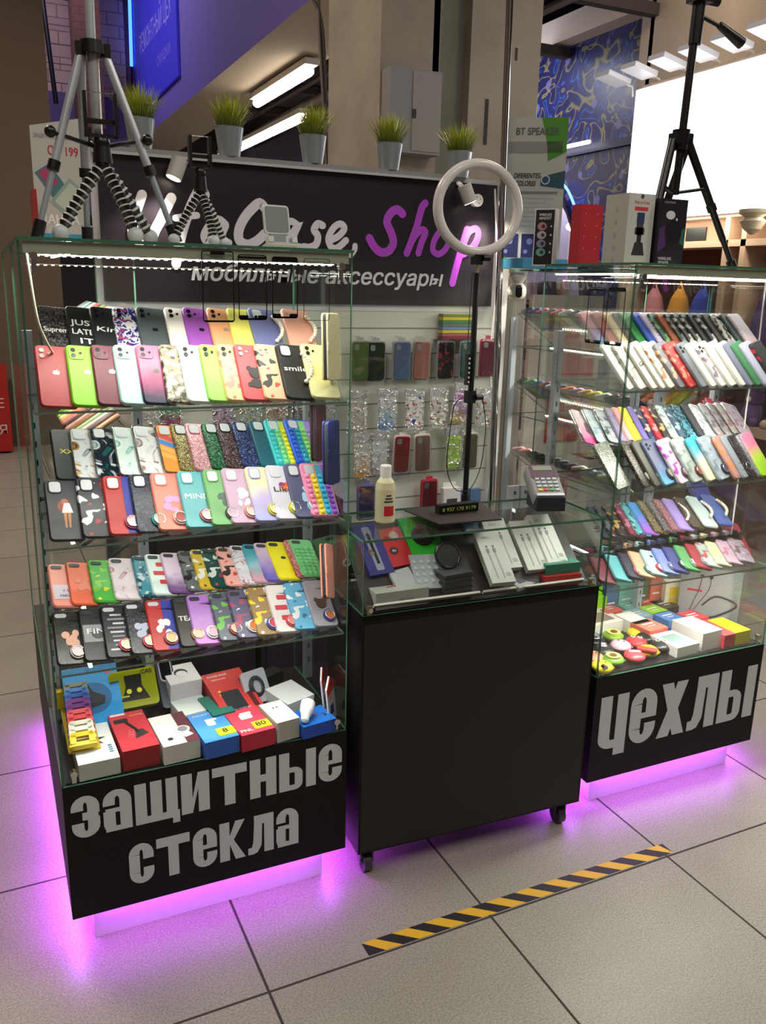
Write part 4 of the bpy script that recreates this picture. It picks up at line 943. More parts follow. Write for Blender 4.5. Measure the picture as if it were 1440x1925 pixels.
gift('sky blue box showing black trigger gamepad, leaning', -.892, .55, ZS+.05, .135, .19, .04, '2c98e0', '1c6cb0', 0, 34, pr_trigger)
gift('white watch box with black half round print', -.665, .56, ZS+.045, .085, .09, .055, 'e8e6ea', 'c8c6ca', 6, 8, pr_black_round)
gift('white earphone box under the watch box', -.655, .47, ZS, .085, .09, .045, 'e4ecec', 'd0d4d4', 8, 0)
gift('green box tucked behind the white boxes', -.598, .44, ZS, .06, .11, .05, '2c7c70', '1c5c54', 8, 0)
gift('large red power bank box in second row', -.545, .47, ZS+.030, .112, .20, .03, 'd83c3c', 'a82428', 8, 14, pr_bank)
gift('flat plain white box behind the blue accessory box', -.40, .44, ZS, .09, .10, .05, 'e8ecee', 'd0d4d4', 20, 4)
# stack of silicone bracelets / cases in a yellow tray
COLS_S = [('e8c820', 'yellow', 'front of the row'), ('e4e6da', 'white', 'behind the yellow front one'), ('dcdccc', 'off white', 'third from the front'), ('d84850', 'red', 'fourth from the front'), ('e05860', 'light red', 'fifth from the front'), ('6c2c80', 'dark purple', 'in front of the lighter purple'), ('7c3890', 'purple', 'between dark purple and blue'), ('2c60b8', 'deep blue', 'in front of the sky blue'), ('3c78d0', 'sky blue', 'behind the deep blue'), ('7c8470', 'khaki', 'at the back of the row')]
for i, (c_, n_, p_) in enumerate(COLS_S):
    b = MB(); b.M = Matrix.Rotation(math.radians(-62), 4, 'X')
    pts = []
    mt = mat(c_, .45)
    # arched cover with slot
    for s_ in (-1, 1): b.prism([(s_*.031, 0), (s_*.026, 0), (s_*.021, .024), (s_*.025, .030)], -.018, 0, mt)
    b.rprism(.050, .012, -.020, 0, .004, mt, 0, .030); b.rprism(.058, .011, -.018, 0, .004, mt, 0, .006)
    for s_ in (-1, 1): b.rprism(.014, .026, -.020, 0, .004, mt, s_*.021, .019)
    b.rprism(.04, .018, -.004, 0, .003, mat('4c4c44'), 0, .019)
    o = b.build('battery_case_cover'); o.location = (-.937+.0006*i, .335+.0215*i, ZS+.052+.004*i)
    tag(o, '%s silicone slotted cover, %s' % (n_, p_), 'silicone cover', 'silicone covers stacked in a row')
t = thing('yellow_tray', 'yellow plastic tray holding the row of silicone covers', 'tray', (-.934, .44, ZS+.043))
b = MB(); b.box(-.036, .036, -.10, .15, 0, .003, mat('c8b028', .4)); b.build('tray_base', t)
b = MB(); b.box(-.042, .042, .13, .15, .004, .05, mat('e8c828', .4)); b.build('tray_back', t)
# car charger
t = thing('car_charger', 'white round dual port car charger on the blue box', 'car charger', (-.40, .30, ZS+.056), (math.radians(-65), 0, math.radians(-30)))
b = MB(); b.lathe([(.004, -.03), (.010, -.026), (.012, -.01), (.018, .004), (.019, .03), (.017, .033)], mat('eceff4', .25), n=20); b.build('body', t)
b = MB(); b.cyl((0, 0, .0325), (0, 0, .0345), .015, .015, mat('b8bcc8', .3), 20)
for s_ in (-.006, .006): b.cbox((s_, 0, .035), (.004, .016, .002), DARKP)
b.build('port_face', t)
# yellow clear blister pack with black earpods case
t = thing('yellow_blister_pack', 'yellow clear plastic pack holding a black cable organiser', 'blister pack', (-.788, .53, ZS+.03), (math.radians(-40), 0, math.radians(2)))
b = MB(); b.rprism(.118, .10, -.028, -.026, .01, PLASTIC, 0, .05); b.rprism(.118, .1, -.0245, 0, .01, mat('dce41c', .25), 0, .05); b.build('blister', t)
b = MB(); b.prism([(-.036, .018), (.036, .018), (.020, .055), (.022, .085), (-.022, .085), (-.020, .055)], -.0275, -.025, DARKP)
for s_ in (-.014, .012): b.disc(s_, .042, .0065, -.029, -.0275, mat('e0e030'), 14)
b.build('organiser', t)
b = MB(); b.text('CAS', .016, .036, .083, -.0295, mat('181808'), .02); b.rprism(.03, .004, -.0285, -.027, .001, mat('c8c850'), -.03, .03); b.build('lettering', t)
# smart watch band in clear case
t = thing('watch_pack', 'narrow clear pack with dark smart watch strap', 'watch pack', (-.70, .50, ZS+.02), (math.radians(-42), 0, math.radians(3)))
b = MB(); b.rprism(.044, .13, -.006, 0, .01, mat('505864', .2), 0, .075); b.build('strap', t)
b = MB(); b.rprism(.034, .06, -.014, -.0065, .012, mat('dfe4ec', .15), 0, .11, .002); b.rprism(.028, .054, -.0146, -.0135, .009, mat('16181e', .1), 0, .11); b.build('watch_face', t)
# microphone / black adapter cluster
t = thing('power_adapter', 'black power adapter with coiled lead at the back', 'power adapter', (-.42, .56, ZS), (0, 0, .5))
b = MB(); b.box(-.04, .04, -.02, .02, .02, .055, mat('1c1c1e', .4)); b.build('adapter_body', t)
b = MB(); b.tube([(-.04+.03*math.cos(a*.5)-.03, .02*math.sin(a*.5), .03+.0015*a) for a in range(30)], .003, DARKP, 6); b.build('cable', t)
t = thing('bagged_cable', 'coiled black cable in a clear bag before the adapter', 'cable', (-.475, .46, ZS+.02), (math.radians(-30), 0, .3))
b = MB(); b.rprism(.075, .09, -.008, 0, .008, mat('b8bcc4', .2), 0, .045); b.build('bag', t)
b = MB()
for k in range(5): b.tube([((.022-.002*k)*math.cos(a*PI/8), -.010-.0015*k, .045+(.028-.002*k)*math.sin(a*PI/8)) for a in range(16)], .0018, mat('202838', .4), 6, True)
b.build('coil', t)
# memory card leaflet
for k, (x, y, rz_, lb) in enumerate(((-.315, .335, 52, 'red and white folded card priced 16, standing in right corner'), (-.312, .395, 62, 'second red and white card behind the one priced 16'))):
    t = thing('memory_card_pack', lb, 'card pack', (x, y, ZS), (math.radians(-6), 0, math.radians(rz_)), 'memory card packs')
    b = MB(); b.prism([(-.032, 0), (.032, 0), (.032, .10), (.0, .125), (-.032, .10)], -.004, 0, mat('e8e4ec', .4)); b.prism([(-.032, .078), (.032, .085), (.032, .10), (0, .125), (-.032, .10)], -.0052, -.004, mat('dc3c34', .4))
    b.text('16', .022, -.012, .062, -.0055, mat('f4f4f4' if 0 else 'dc3c34'), .015); b.rprism(.024, .026, -.0055, -.004, .002, mat('28386c'), -.004, .035); b.build('card', t)
    b = MB(); b.rprism(.02, .005, -.0058, -.005, .002, DARKP, .004, .103); b.build('hang_hole', t)

def spl3(P):
    P = [Vector(p) for p in P]; o = []
    for i in range(len(P)-1):
        a, b_, c, d = P[max(i-1, 0)], P[i], P[i+1], P[min(i+2, len(P)-1)]
        for k in range(5):
            t_ = k/5; o.append(.5*((2*b_)+(c-a)*t_+(2*a-5*b_+4*c-d)*t_*t_+(3*b_-a-3*c+d)*t_**3))
    return o+[P[-1]]
# screen protectors stuck on the front panes
def protector(x0, x1, z0, z1, label, kind, side=None):
    w_, h = x1-x0, z1-z0; t = thing('screen_protector', label, 'screen protector', ((x0+x1)/2, YF-.0005, z0), group='screen protectors on the front glass')
    if side is not None: t.location = (side, -(x0+x1)/2, z0); t.rotation_euler = (0, 0, -PI/2)
    b = MB(); bd = .0035 if kind != 'thin' else .0018; K = mat('0c0c0e', .2)
    n = 6; R_ = .006
    def loop(e):
        o = []
        for qx, qz, a0 in ((1, 1, 0), (-1, 1, 90), (-1, -1, 180), (1, -1, 270)):
            for i in range(n+1):
                a = math.radians(a0+90*i/n); r_ = max(R_-e, .001); o.append((qx*(w_/2-e-r_)+r_*math.cos(a), h/2+qz*(h/2-e-r_)+r_*math.sin(a)))
        return o
    A, B_ = loop(0), loop(bd*.6)
    for i in range(len(A)): j = (i+1) % len(A); b.prism([A[i], A[j], B_[j], B_[i]], -.001, 0, K)
    if kind == 'notch': b.rprism(w_*.45, .006, -.001, 0, .002, K, 0, h-.005)
    if kind in ('bars', 'sbars'):
        b.rprism(w_-.004, .010 if kind == 'sbars' else .005, -.001, 0, .002, K, 0, h-.006)
        for s_ in (-1, 1): b.rprism(w_*.3, .008, -.001, 0, .002, K, s_*w_*.32, .006)
        if kind == 'bars': b.rprism(w_*.1, .008, -.0012, 0, .002, K, w_*.1, .006)
    if kind != 'thin': b.rprism(w_-.006, .003, -.001, 0, .001, K, 0, .0025)
    b.build('black_border', t)
    b = MB(); b.rprism(w_-.004, h-.004, -.0006, -.0001, .005, GLASS, 0, h/2); b.build('film', t)
protector(-.6405, -.572, 1.491, 1.637, 'screen protector with a notch, leftmost of the four on the left cabinet', 'notch')
protector(-.563, -.4995, 1.496, 1.632, 'screen protector with black top and foot, second of four', 'bars')
protector(-.488, -.429, 1.5, 1.630, 'screen protector with thick black bars, third of four', 'sbars')
protector(-.4155, -.354, 1.4955, 1.629, 'thin rimmed screen protector nearest the cabinet corner', 'thin')
protector(-.4665, -.3955, 1.43, 1.584, 'screen protector on the side glass, left one of two, right cabinet', 'bars', .5088)
protector(-.3815, -.3085, 1.43, 1.585, 'screen protector on the side glass, right one of two, right cabinet', 'sbars', .5088)
b = MB(); b.tube(spl3([(1.175, .45, 1.62), (1.18, .45, 1.40), (1.165, .45, 1.25), (1.17, .45, 1.05), (1.172, .45, .80), (1.18, .46, .74)]), .0028, WHITE, 6); tag(b.build('white_led_cable'), 'thin white cable hanging at the right end of right cabinet', 'cable')
b = MB(); b.tube(spl3([(-.975, .33, 1.62), (-.965, .34, 1.5), (-.95, .37, 1.45), (-.93, .42, 1.41)]), .0028, mat('d8d8c0'), 6); tag(b.build('white_led_cable'), 'thin pale cable at the left edge of left cabinet', 'cable')

# ------------------------------------------------------------------ goods on the floor of the right cabinet
ZR = ZB+.004
PODS = [(.545, .305, 'e8d840', 'yellow animal', 'at the front left corner', 0), (.60, .335, '78b838', 'green avocado half', 'front row, second from left', 1), (.665, .33, 'd84450', 'red and white lettered', 'right of the front avocado', 2), (.72, .345, 'e8c828', 'yellow capped red', 'right of the lettered red one', 3),
        (.775, .36, '1c1c1e', 'black with white crosses', 'by the white box', 4), (.56, .37, 'c89870', 'brown', 'behind the yellow animal one', 0), (.53, .39, 'c83838', 'red angular', 'by the glass edge', 0), (.615, .405, '202224', 'black with white S', 'in the second row', 5), (.675, .41, 'e8b8cc', 'pink and white', 'right of the black S one', 0),
        (.73, .415, 'c83c44', 'red with white eyes', 'in the second row', 4), (.775, .43, '1e1e20', 'black plain', 'right of the red with eyes', 0), (.56, .46, '2c70c0', 'blue cartoon face', 'in the third row', 4), (.63, .475, '26262a', 'black round with silver star ring', 'in the third row', 6), (.70, .485, '8cb828', 'green avocado half with red face', 'in the third row', 1),
        (.775, .475, 'e8d428', 'bright yellow', 'right of the rear avocado', 0), (.58, .525, 'c04048', 'red', 'with white patch, left rear', 2), (.645, .56, 'e8e0dc', 'white and red mushroom shaped', 'at the back left', 7), (.785, .365, 'e0c030', 'yellow black striped', 'behind the crossed black one', 0), (.54, .425, 'e8e4e0', 'white and black', 'by the counter side', 0)]
for x, y, c_, lk, wh, kd in PODS:
    x = .53+(x-.53)*1.22
    t = thing('earphone_case', '%s silicone earphone case, %s' % (lk, wh), 'earphone case', (x, y, ZR), (0, 0, random.uniform(-.9, -.3)), 'silicone earphone cases'); t.scale = (1.22,)*3
    b = MB(); mt = mat(c_, .35); M0 = Matrix.Rotation(-PI/2, 4, 'X') @ Matrix.Translation((0, -.026, 0)); b.M = Matrix.Translation((0, 0, .0)) @ Matrix.Rotation(-PI/2, 4, 'X')
    b.ball((0, -.013, 0), .03, mt, 18, 12, (.92, .44, 1.0)); b.build('body', t)
    F2 = Matrix.Translation((0, 0, .0262)) @ Matrix.Rotation(-PI/2, 4, 'X'); c = MB(); c.M = F2; y_ = .0
    if kd == 1: c.disc(0, -.003, .019, -.0006, .004, mat('d8e078'), 18); c.disc(0, -.006, .009, -.003, 0, mat('704020'), 14)
    if kd == 2: c.rprism(.03, .010, -.0008, .003, .003, mat('f0e4e4'), 0, 0); c.text('Original', .008, 0, -.003, -.0016, mat('d84450'), .01, width=.026)
    if kd == 3: c.rprism(.05, .024, -.0015, .003, .006, mat('d03830'), 0, -.02)
    if kd == 4:
        for s_ in (-.009, .009): c.disc(s_, .004, .006, -.0012, .004, mat('f0f0f0'), 12); c.disc(s_, .004, .003, -.002, 0, mat('181818'), 10)
    if kd == 5: c.text('S', .034, 0, -.012, -.001, mat('f0f0f0'), .05)
    if kd == 6:
        c.tube([(.02*math.cos(a*PI/10), -.001, .02*math.sin(a*PI/10)) for a in range(20)], .002, mat('d8dce0', .2, .6), 6, True)
        for k in range(3): c.ribbon([(0, 0), (.019*math.cos(PI/2+k*2*PI/3), .019*math.sin(PI/2+k*2*PI/3))], .004, -.002, 0, mat('d8dce0', .2, .6))
    if kd == 7: c.disc(-.002, .012, .018, -.003, .004, mat('c03038'), 16)
    if kd == 0:
        for s_ in (-.007, .007): c.disc(s_, .003, .0025, -.0006, .004, mat('282020'), 8)
    c.build('face_print', t)
    l = MB(); l.tube([(.024+.006*math.cos(a), .004+.008*math.sin(a), .012) for a in [k*.5 for k in range(12)]], .0012, mat(c_, .4), 6); l.build('loop', t)
def pr_window(c_):
    def f(t, w_, d): t.rprism(w_*.62, d*.62, -E_, 0, .002, mat(c_, .15), 0, 0)
    return f
def pr_label(c_='f0f0f0'):
    def f(t, w_, d): t.rprism(w_*.6, .006, -E_, 0, .001, mat(c_), 0, d*.1); t.rprism(w_*.4, .004, -E_, 0, .001, mat(c_), 0, -d*.12)
    return f
gift('white windowed box at the front edge, right cabinet', .880, .355, ZR, .098, .115, .034, 'eeece6', None, 4, 0, pr_window('84a098'))
gift('taller plain white box beside the windowed one', .985, .370, ZR, .088, .13, .062, 'f2eff2', 'e0dcd8', 4, 0)
gift('coral red box behind the tall white box', 1.055, .36, ZR, .05, .13, .045, 'd84850', 'c04048', 2)
gift('bright yellow box at the right front corner', 1.118, .36, ZR, .07, .12, .045, 'f0e020', 'd8c818', 2, 0, pr_label('d8c010'))
gift('salmon box in the middle of the floor', .865, .46, ZR, .085, .085, .045, 'e07c68', 'd06858', 6, 0, pr_label())
gift('white windowed box at rear left of the goods', .755, .585, ZR, .14, .11, .04, 'f4f0e4', None, 4, 0, pr_window('a08880'))
gift('small plain white box right of the windowed rear box', .855, .53, ZR, .07, .10, .045, 'fbf8f0', None, 4)
GB = [(.84, .64, 'd85c50', 'terracotta'), (.925, .645, '5c9c8c', 'sea green'), (1.01, .65, 'd04c50', 'brick red'), (.905, .565, '8ca8b8', 'grey blue'), (.985, .575, '98d020', 'lime'), (1.06, .60, '3c3834', 'dark brown'), (.99, .505, '4c80c0', 'mid blue'), (1.075, .48, 'e05058', 'raspberry')]
for x, y, c_, n_ in GB: gift('%s small flat carton among the coloured cartons' % n_, x, y, ZR, .075, .075, .042, c_, None, 5, 0, pr_label(), group='small coloured cartons')
def upright_pack(x, y, w_, h, c_, label, d=.03, rz=0, tab=True, kind=None):
    t = thing('hanging_pack', label, 'pack', (x, y, ZR), (0, 0, math.radians(rz)), 'upright packs at the back of the right cabinet')
    b = MB(); b.box(-w_/2, w_/2, -d/2, d/2, 0, h, mat(c_, .4)); b.rprism(w_*.6, .006, -d/2-.001, -d/2, .001, mat('f0f0f0'), 0, h*.5); b.build('carton', t)
    if tab: b = MB(); b.box(-w_/2, w_/2, d/2-.002, d/2, h, h+.03, mat(c_, .4)); b.rprism(w_*.4, .006, d/2-.0035, d/2-.002, .003, DARKP, 0, h+.018); b.build('hang_tab', t)
    if kind: b = MB(); b.rprism(w_*.66, h*.66, -d/2-.001, -d/2, .003, mat(kind, .3), 0, h*.5); b.build('window', t)
upright_pack(.80, .655, .062, .085, '98e01c', 'lime green hanging pack standing at the back left')
upright_pack(.865, .672, .055, .10, '486c94', 'grey blue hanging pack right of the lime one')
upright_pack(.935, .675, .065, .11, '7cc0b0', 'mint hanging pack beside the grey blue one')
upright_pack(1.0, .67, .055, .12, '547848', 'olive green pack between mint and orange packs')
upright_pack(1.06, .665, .05, .13, 'e88068', 'orange pink pack at the back of the cabinet')
upright_pack(1.115, .61, .09, .12, 'f0ead0', 'cream box with a yellow cased window', .03, -20, False, 'f0c818')
t = thing('earphone_poster_box', 'grey display box with black wired earphones on its front', 'box', (1.165, .50, ZR), (0, 0, math.radians(-52)))
b = MB(); b.box(-.10, .10, -.015, .015, 0, .19, mat('a8acac', .4)); b.rprism(.05, .008, -.016, -.015, .001, mat('c04040'), -.05, .11); b.build('carton', t)
b = MB(); b.tube(spl([(-.03, .165), (-.035, .12), (-.05, .07), (-.06, .03)]) and [(p[0], -.017, p[1]) for p in spl([(-.03, .165), (-.035, .12), (-.05, .07), (-.06, .03)])], .001, DARKP, 5)
b.tube([(p[0], -.017, p[1]) for p in spl([(.0, .165), (-.004, .12), (-.03, .07), (-.05, .03)])], .001, DARKP, 5); b.tube([(p[0], -.018, p[1]) for p in spl([(-.02, .06), (.02, .1), (.08, .09), (.085, .07), (.03, .03), (.0, .02)])], .003, mat('3c3c42'), 6); b.disc(-.03, .165, .006, -.02, -.015, DARKP, 10); b.disc(0, .165, .006, -.02, -.015, DARKP, 10); b.build('earphones', t)
t = thing('earphone_window_box', 'open white box with pink inside near the counter', 'box', (.545, .50, ZR), (0, 0, .2)); b = MB(); b.box(-.05, .05, -.05, .05, 0, .04, WHITE); b.box(-.04, .04, -.04, .04, .0402, .0405, mat('d8a0a8')); b.build('carton', t); b = MB(); b.box(-.05, .05, .05, .053, .04, .10, WHITE); b.build('lid', t)

# ------------------------------------------------------------------ counter
CM = Matrix.Translation((.0869, .2400, 0)) @ Matrix.Rotation(math.radians(-2.2), 4, 'Z')   # middle of the front edge
CW, CD = .356, .26
ct = thing('counter', 'black wheeled counter with glass display top between the cabinets', 'counter'); ct.matrix_world = CM
b = MB(); b.box(-CW, CW, 0, CD, .087, .774, LAM); b.box(-CW+.006, CW-.006, -.0008, 0, .092, .752, mat('151112', .5)); b.build('body', ct)
b = MB(); b.box(-CW, CW, 0, .018, .757, .774, mat('1c1819', .4)); b.build('top_edge', ct)
for sx in (-1, 1):
    for sy in (.045, CD-.045):
        k = MB(); x = sx*(CW-.04)
        k.cyl((x-.011, sy, .028), (x+.011, sy, .028), .028, .028, mat('3c3c40', .4), 20); k.cyl((x-.013, sy, .028), (x+.013, sy, .028), .008, .008, CHROME, 10)
        k.build('caster_wheel', ct)
        k = MB(); k.box(x-.02, x-.016, sy-.012, sy+.012, .028, .08, mat('606066', .3, .7)); k.box(x+.016, x+.02, sy-.012, sy+.012, .028, .08, mat('606066', .3, .7)); k.box(x-.022, x+.022, sy-.02, sy+.02, .08, .087, mat('606066', .3, .7)); k.build('caster_fork', ct)
pane(ct, 'front_glass', -CW+.002, CW-.002, .002, .006, .775, .968)
pane(ct, 'side_glass', -CW+.002, -CW+.006, .007, CD, .775, .968); pane(ct, 'side_glass', CW-.006, CW-.002, .007, CD, .775, .968)
pane(ct, 'glass_top', -CW-.002, CW+.002, -.002, CD, .968, .974)
for sx in (-1, 1):
    for z in (.79, .94):
        b = MB(); b.cyl((sx*(CW-.022), -.003, z), (sx*(CW-.022), .012, z), .006, .006, CHROME, 12)
        if z < .8: b.box(sx*(CW-.022)-.006, sx*(CW-.022)+.006, .006, .014, z-.016, z+.008, mat('b0a070', .3, .8))
        b.build('glass_clip', ct)
# sloped cardboard tray inside
t = thing('display_tray', 'dark sloped display tray inside the counter glass', 'tray'); t.matrix_world = CM
b = MB(); sl = Matrix.Translation((0, .03, .782)) @ Matrix.Rotation(math.radians(40), 4, 'X'); b.M = sl
b.box(-CW+.02, CW-.02, 0, .265, -.004, 0, mat('2a2320', .5)); b.build('board', t)
for x0_, x1_ in ((-.315, -.01), (.0, .32)): b = MB(); b.M = sl; b.box(x0_, x1_, 0, .006, 0, .012, mat('dcd8d0', .5)); b.build('ledge', t)
def on_slope(name, label, u, v, w_, h, th, col, fn=None, rz=0, group=None, cat='pack', side=None, lift=0.0):
    t = thing(name, label, cat, group=group)
    t.matrix_world = CM @ Matrix.Translation((0, .03, .782)) @ Matrix.Rotation(math.radians(40), 4, 'X') @ Matrix.Translation((u, v, .001+lift)) @ Matrix.Rotation(math.radians(rz), 4, 'Z')
    b = MB(); b.box(-w_/2, w_/2, 0, h, 0, th, mat(side or col, .45), {'t': mat(col, .4)}); b.build('carton', t)
    if fn: b = MB(); b.M = Matrix.Translation((0, h/2, th)) @ Matrix.Rotation(-PI/2, 4, 'X'); fn(b, w_, h); b.build('print', t)
def pr_cable(t, w_, h):
    t.text('AWEI CL', .008, -w_*.1, h*.36, -E_, mat('60646a'), .005, width=w_*.35)
    for s_ in (-.014, .006): t.ribbon([(s_, h*.1), (s_+.002, -h*.42)], .0035, -E_, 0, mat('b0b4b4')); t.rprism(.008, .014, -E_*2, 0, .002, mat('8c9090'), s_, h*.12); t.rprism(.005, .006, -E_*2, 0, .001, mat('707474'), s_, h*.2)
    for k in range(3): t.rprism(.014, .0015, -E_, 0, .0005, mat('909494'), w_*.3, -h*.38+k*.004)
CB = [(.055, .008, 'white cable box, front left of the four, inside the counter'), (.105, .06, 'white cable box partly behind the front left one'), (.19, .045, 'white cable box second from the right on the slope'), (.255, .06, 'white cable box at the right of the slope')]
for i, (u, v, lb) in enumerate(CB): on_slope('cable_box', lb, u, v, .072, .165, .018, 'd4d6d0', pr_cable, -1.5, 'white cable boxes in the counter', 'cable box', 'c4c6c0', .019 if i == 0 else .0)
on_slope('card_pack', 'blue card pack at the top of the slope', .045, .19, .05, .06, .006, '3c80a8', None, 0, cat='card')
on_slope('pen_pack', 'long indigo pack with a pen, left end of the counter', -.265, .09, .07, .16, .012, '2c2878', lambda t, w_, h: (t.rprism(.022, h*.86, -E_, 0, .004, mat('8c90a8')), t.ribbon([(0, -h*.3), (0, h*.3)], .006, -.004, 0, DARKP)), 4)
on_slope('red_blister', 'red blister pack with hand print in the counter', -.20, .11, .075, .12, .010, 'c02028', lambda t, w_, h: (t.disc(.01, h*.28, .014, -E_*2, 0, mat('c8b0b0'), 14), t.disc(-.008, -h*.1, .012, -E_*2, 0, mat('3c1418'), 14), t.text('du', .012, -.008, -h*.13, -E_*3, mat('f0f0f0'), .01)), 6)
on_slope('green_pack', 'bright green pack with round black gadget', -.115, .13, .10, .13, .010, '28a828', lambda t, w_, h: t.disc(0, 0, .032, -.006, 0, mat('1c1418', .3), 24), 2)
on_slope('bubble_bag', 'grey bubble wrap bag in the counter', -.135, .03, .10, .105, .012, 'a8aeb4', lambda t, w_, h: [t.disc(-.04+.02*i, -.03+.02*j, .006, -.002, 0, mat('c4cad0', .15), 8) for i in range(5) for j in range(4)], -4)
on_slope('clear_bag', 'small clear bag left of the bubble wrap', -.205, .03, .06, .07, .01, 'b4b8bc', None, 10)
t = thing('pen_box', 'grey box with red stylus print, left front in counter', 'box'); t.matrix_world = CM @ Matrix.Translation((-.235, .065, .776)) @ Matrix.Rotation(.03, 4, 'Z')
b = MB(); b.box(-.075, .075, -.035, .04, 0, .045, mat('a8a8a4', .4)); b.M = Matrix.Translation((0, 0, .045)) @ Matrix.Rotation(-PI/2, 4, 'X'); b.ribbon([(-.03, .0), (.03, .006)], .006, -E_, 0, mat('b83830')); b.text('Stylus Pen', .014, 0, .016, -E_, mat('404850'), .01); b.M = Matrix.Translation((0, -.035, 0)); b.text('soft touch', .010, .01, .018, -E_, mat('606060'), .005); b.build('carton', t)
for i in range(5):
    t = thing('stacked_disc_pack', ['lowest of five clear ring packs stacked in the counter', 'second clear ring pack from the bottom of the stack', 'third clear ring pack of the stack', 'fourth clear ring pack of the stack', 'top clear ring pack of the stack'][i], 'pack', group='stacked clear ring packs'); t.matrix_world = CM @ Matrix.Translation((-.075, .065, .776+i*.0145)) @ Matrix.Rotation(.12, 4, 'Z')
    b = MB(); b.box(-.045, .045, -.033, .033, 0, .004, mat('26262a', .25)); b.box(-.042, .042, -.030, .030, .004, .0125, mat('3c3c42', .15)); b.box(-.045, .045, -.033, .033, .0125, .0137, mat('54545a', .15)); b.build('tray', t)
t = thing('steel_ring', 'black and steel ring standing on the stacked packs', 'ring'); t.matrix_world = CM @ Matrix.Translation((-.078, .075, .851)) @ Matrix.Rotation(-.5, 4, 'X')
b = MB(); b.tube([(.034*math.cos(a*PI/14), 0, .034+.034*math.sin(a*PI/14)) for a in range(28)], .005, mat('1c1c20', .2), 8, True); b.build('rim', t)
b = MB(); b.disc(0, .034, .030, -.002, .002, mat('8c8c90', .15, .9), 28); b.build('plate', t)
t = thing('red_pack', 'red flat pack under the green one at right', 'pack'); t.matrix_world = CM @ Matrix.Translation((.255, .075, .778)) @ Matrix.Rotation(-.03, 4, 'Z'); b = MB(); b.box(-.06, .06, -.045, .045, 0, .03, mat('b82c28', .35)); b.build('carton', t)
t = thing('green_blister_box', 'teal green box with black gadget on the red pack', 'box'); t.matrix_world = CM @ Matrix.Translation((.265, .085, .8085)) @ Matrix.Rotation(-.05, 4, 'Z'); b = MB(); b.box(-.055, .055, -.04, .04, 0, .028, mat('1c7c64', .3)); b.build('carton', t); b = MB(); b.M = Matrix.Translation((0, 0, .0282)) @ Matrix.Rotation(-PI/2, 4, 'X'); b.rprism(.05, .035, -.002, 0, .006, mat('30343a', .2)); b.build('gadget', t)
t = thing('white_clip_pack', 'white packet lying before the cable boxes', 'pack'); t.matrix_world = CM @ Matrix.Translation((.13, .06, .79)) @ Matrix.Rotation(.4, 4, 'Z') @ Matrix.Rotation(.3, 4, 'X'); b = MB(); b.box(-.04, .04, -.03, .03, 0, .012, mat('c4c4c8', .3)); b.rprism(.0, .0, 0, 0, .001, DARKP) if 0 else None; b.build('carton', t); b = MB(); b.box(-.02, .02, -.015, .015, .012, .014, mat('707078', .3)); b.build('window', t)
t = thing('small_black_pack', 'small black square pack with white ring print at counter corner', 'pack'); t.matrix_world = CM @ Matrix.Translation((-.322, .215, .80)); b = MB(); b.box(-.028, .028, -.006, .006, 0, .11, mat('2c322c', .3)); b.tube([(.010*math.cos(a*PI/8), -.008, .05+.010*math.sin(a*PI/8)) for a in range(16)], .003, mat('f0f4f8', .3), 6, True); b.build('carton', t)
# on the glass top
TOPZ = .974
t = thing('sanitiser_bottle', 'cream plastic bottle with white cap and red label on counter', 'bottle', (-.148, .395, TOPZ))
b = MB(); b.lathe([(.024, 0), (.0265, .004), (.0265, .090), (.023, .108), (.0145, .12), (.0125, .124)], mat('d8d0a8', .35), n=28); b.build('body', t)
b = MB(); b.lathe([(.0145, .120), (.0145, .150), (.013, .152)], mat('ecece8', .4), n=24); b.build('cap', t)
b = MB(); a0 = -PI/2-.42
def lab(b, z0_, z1_, a1, a2, mt, r=.027):
    n = 8; v = []
    for z_ in (z0_, z1_):
        for i in range(n+1): a = a1+(a2-a1)*i/n; v.append((r*math.cos(a), r*math.sin(a), z_))
    b.add(v, [(i, i+1, n+2+i, n+1+i) for i in range(n)], mt)
lab(b, .022, .048, a0-.1, a0+.95, mat('c02830', .4), .0271)
for k in range(3): lab(b, .058+k*.008, .062+k*.008, a0-.1+.1*k, a0+.85-.12*k, mat('303850', .4), .0271)
b.build('label', t)
t = thing('ribbed_mat', 'dark ribbed rubber mat lying on the counter glass', 'mat', (.0, 0, TOPZ+.0003))
b = MB(); P4 = [(-.052, .475), (-.028, .312), (.155, .300), (.20, .474)]
def bil(u, v): 
    a, b2, c_, d = [Vector(p) for p in P4]; return a.lerp(d, u).lerp(b2.lerp(c_, u), v)
n = 34
for i in range(n):
    q = [bil(i/n, 0), bil((i+.72)/n, 0), bil((i+.72)/n, 1), bil(i/n, 1)]
    b.add([(p.x, p.y, h_) for h_ in (0, .004) for p in q], [(4, 5, 6, 7), (0, 1, 5, 4), (1, 2, 6, 5), (2, 3, 7, 6), (3, 0, 4, 7)], mat('332a28', .6))
q = [bil(0, 0), bil(1, 0), bil(1, 1), bil(0, 1)]; b.add([(p.x, p.y, h_) for h_ in (0, .0022) for p in q], [(4, 5, 6, 7), (0, 1, 5, 4), (1, 2, 6, 5), (2, 3, 7, 6), (3, 0, 4, 7)], mat('2a2322', .7)); b.build('sheet', t)
t = thing('number_sign', 'small black sign with green digits on the mat', 'sign', (.075, .405, TOPZ+.005), (0, 0, math.radians(1)))
b = MB(); b.box(-.062, .062, -.012, .012, 0, .024, mat('100f12', .3)); b.build('block', t)
b = MB(); b.text('8 937 170 9179', .014, 0, .007, -.0127, mat('a8c848', .4), .01, width=.105); b.build('digits', t)
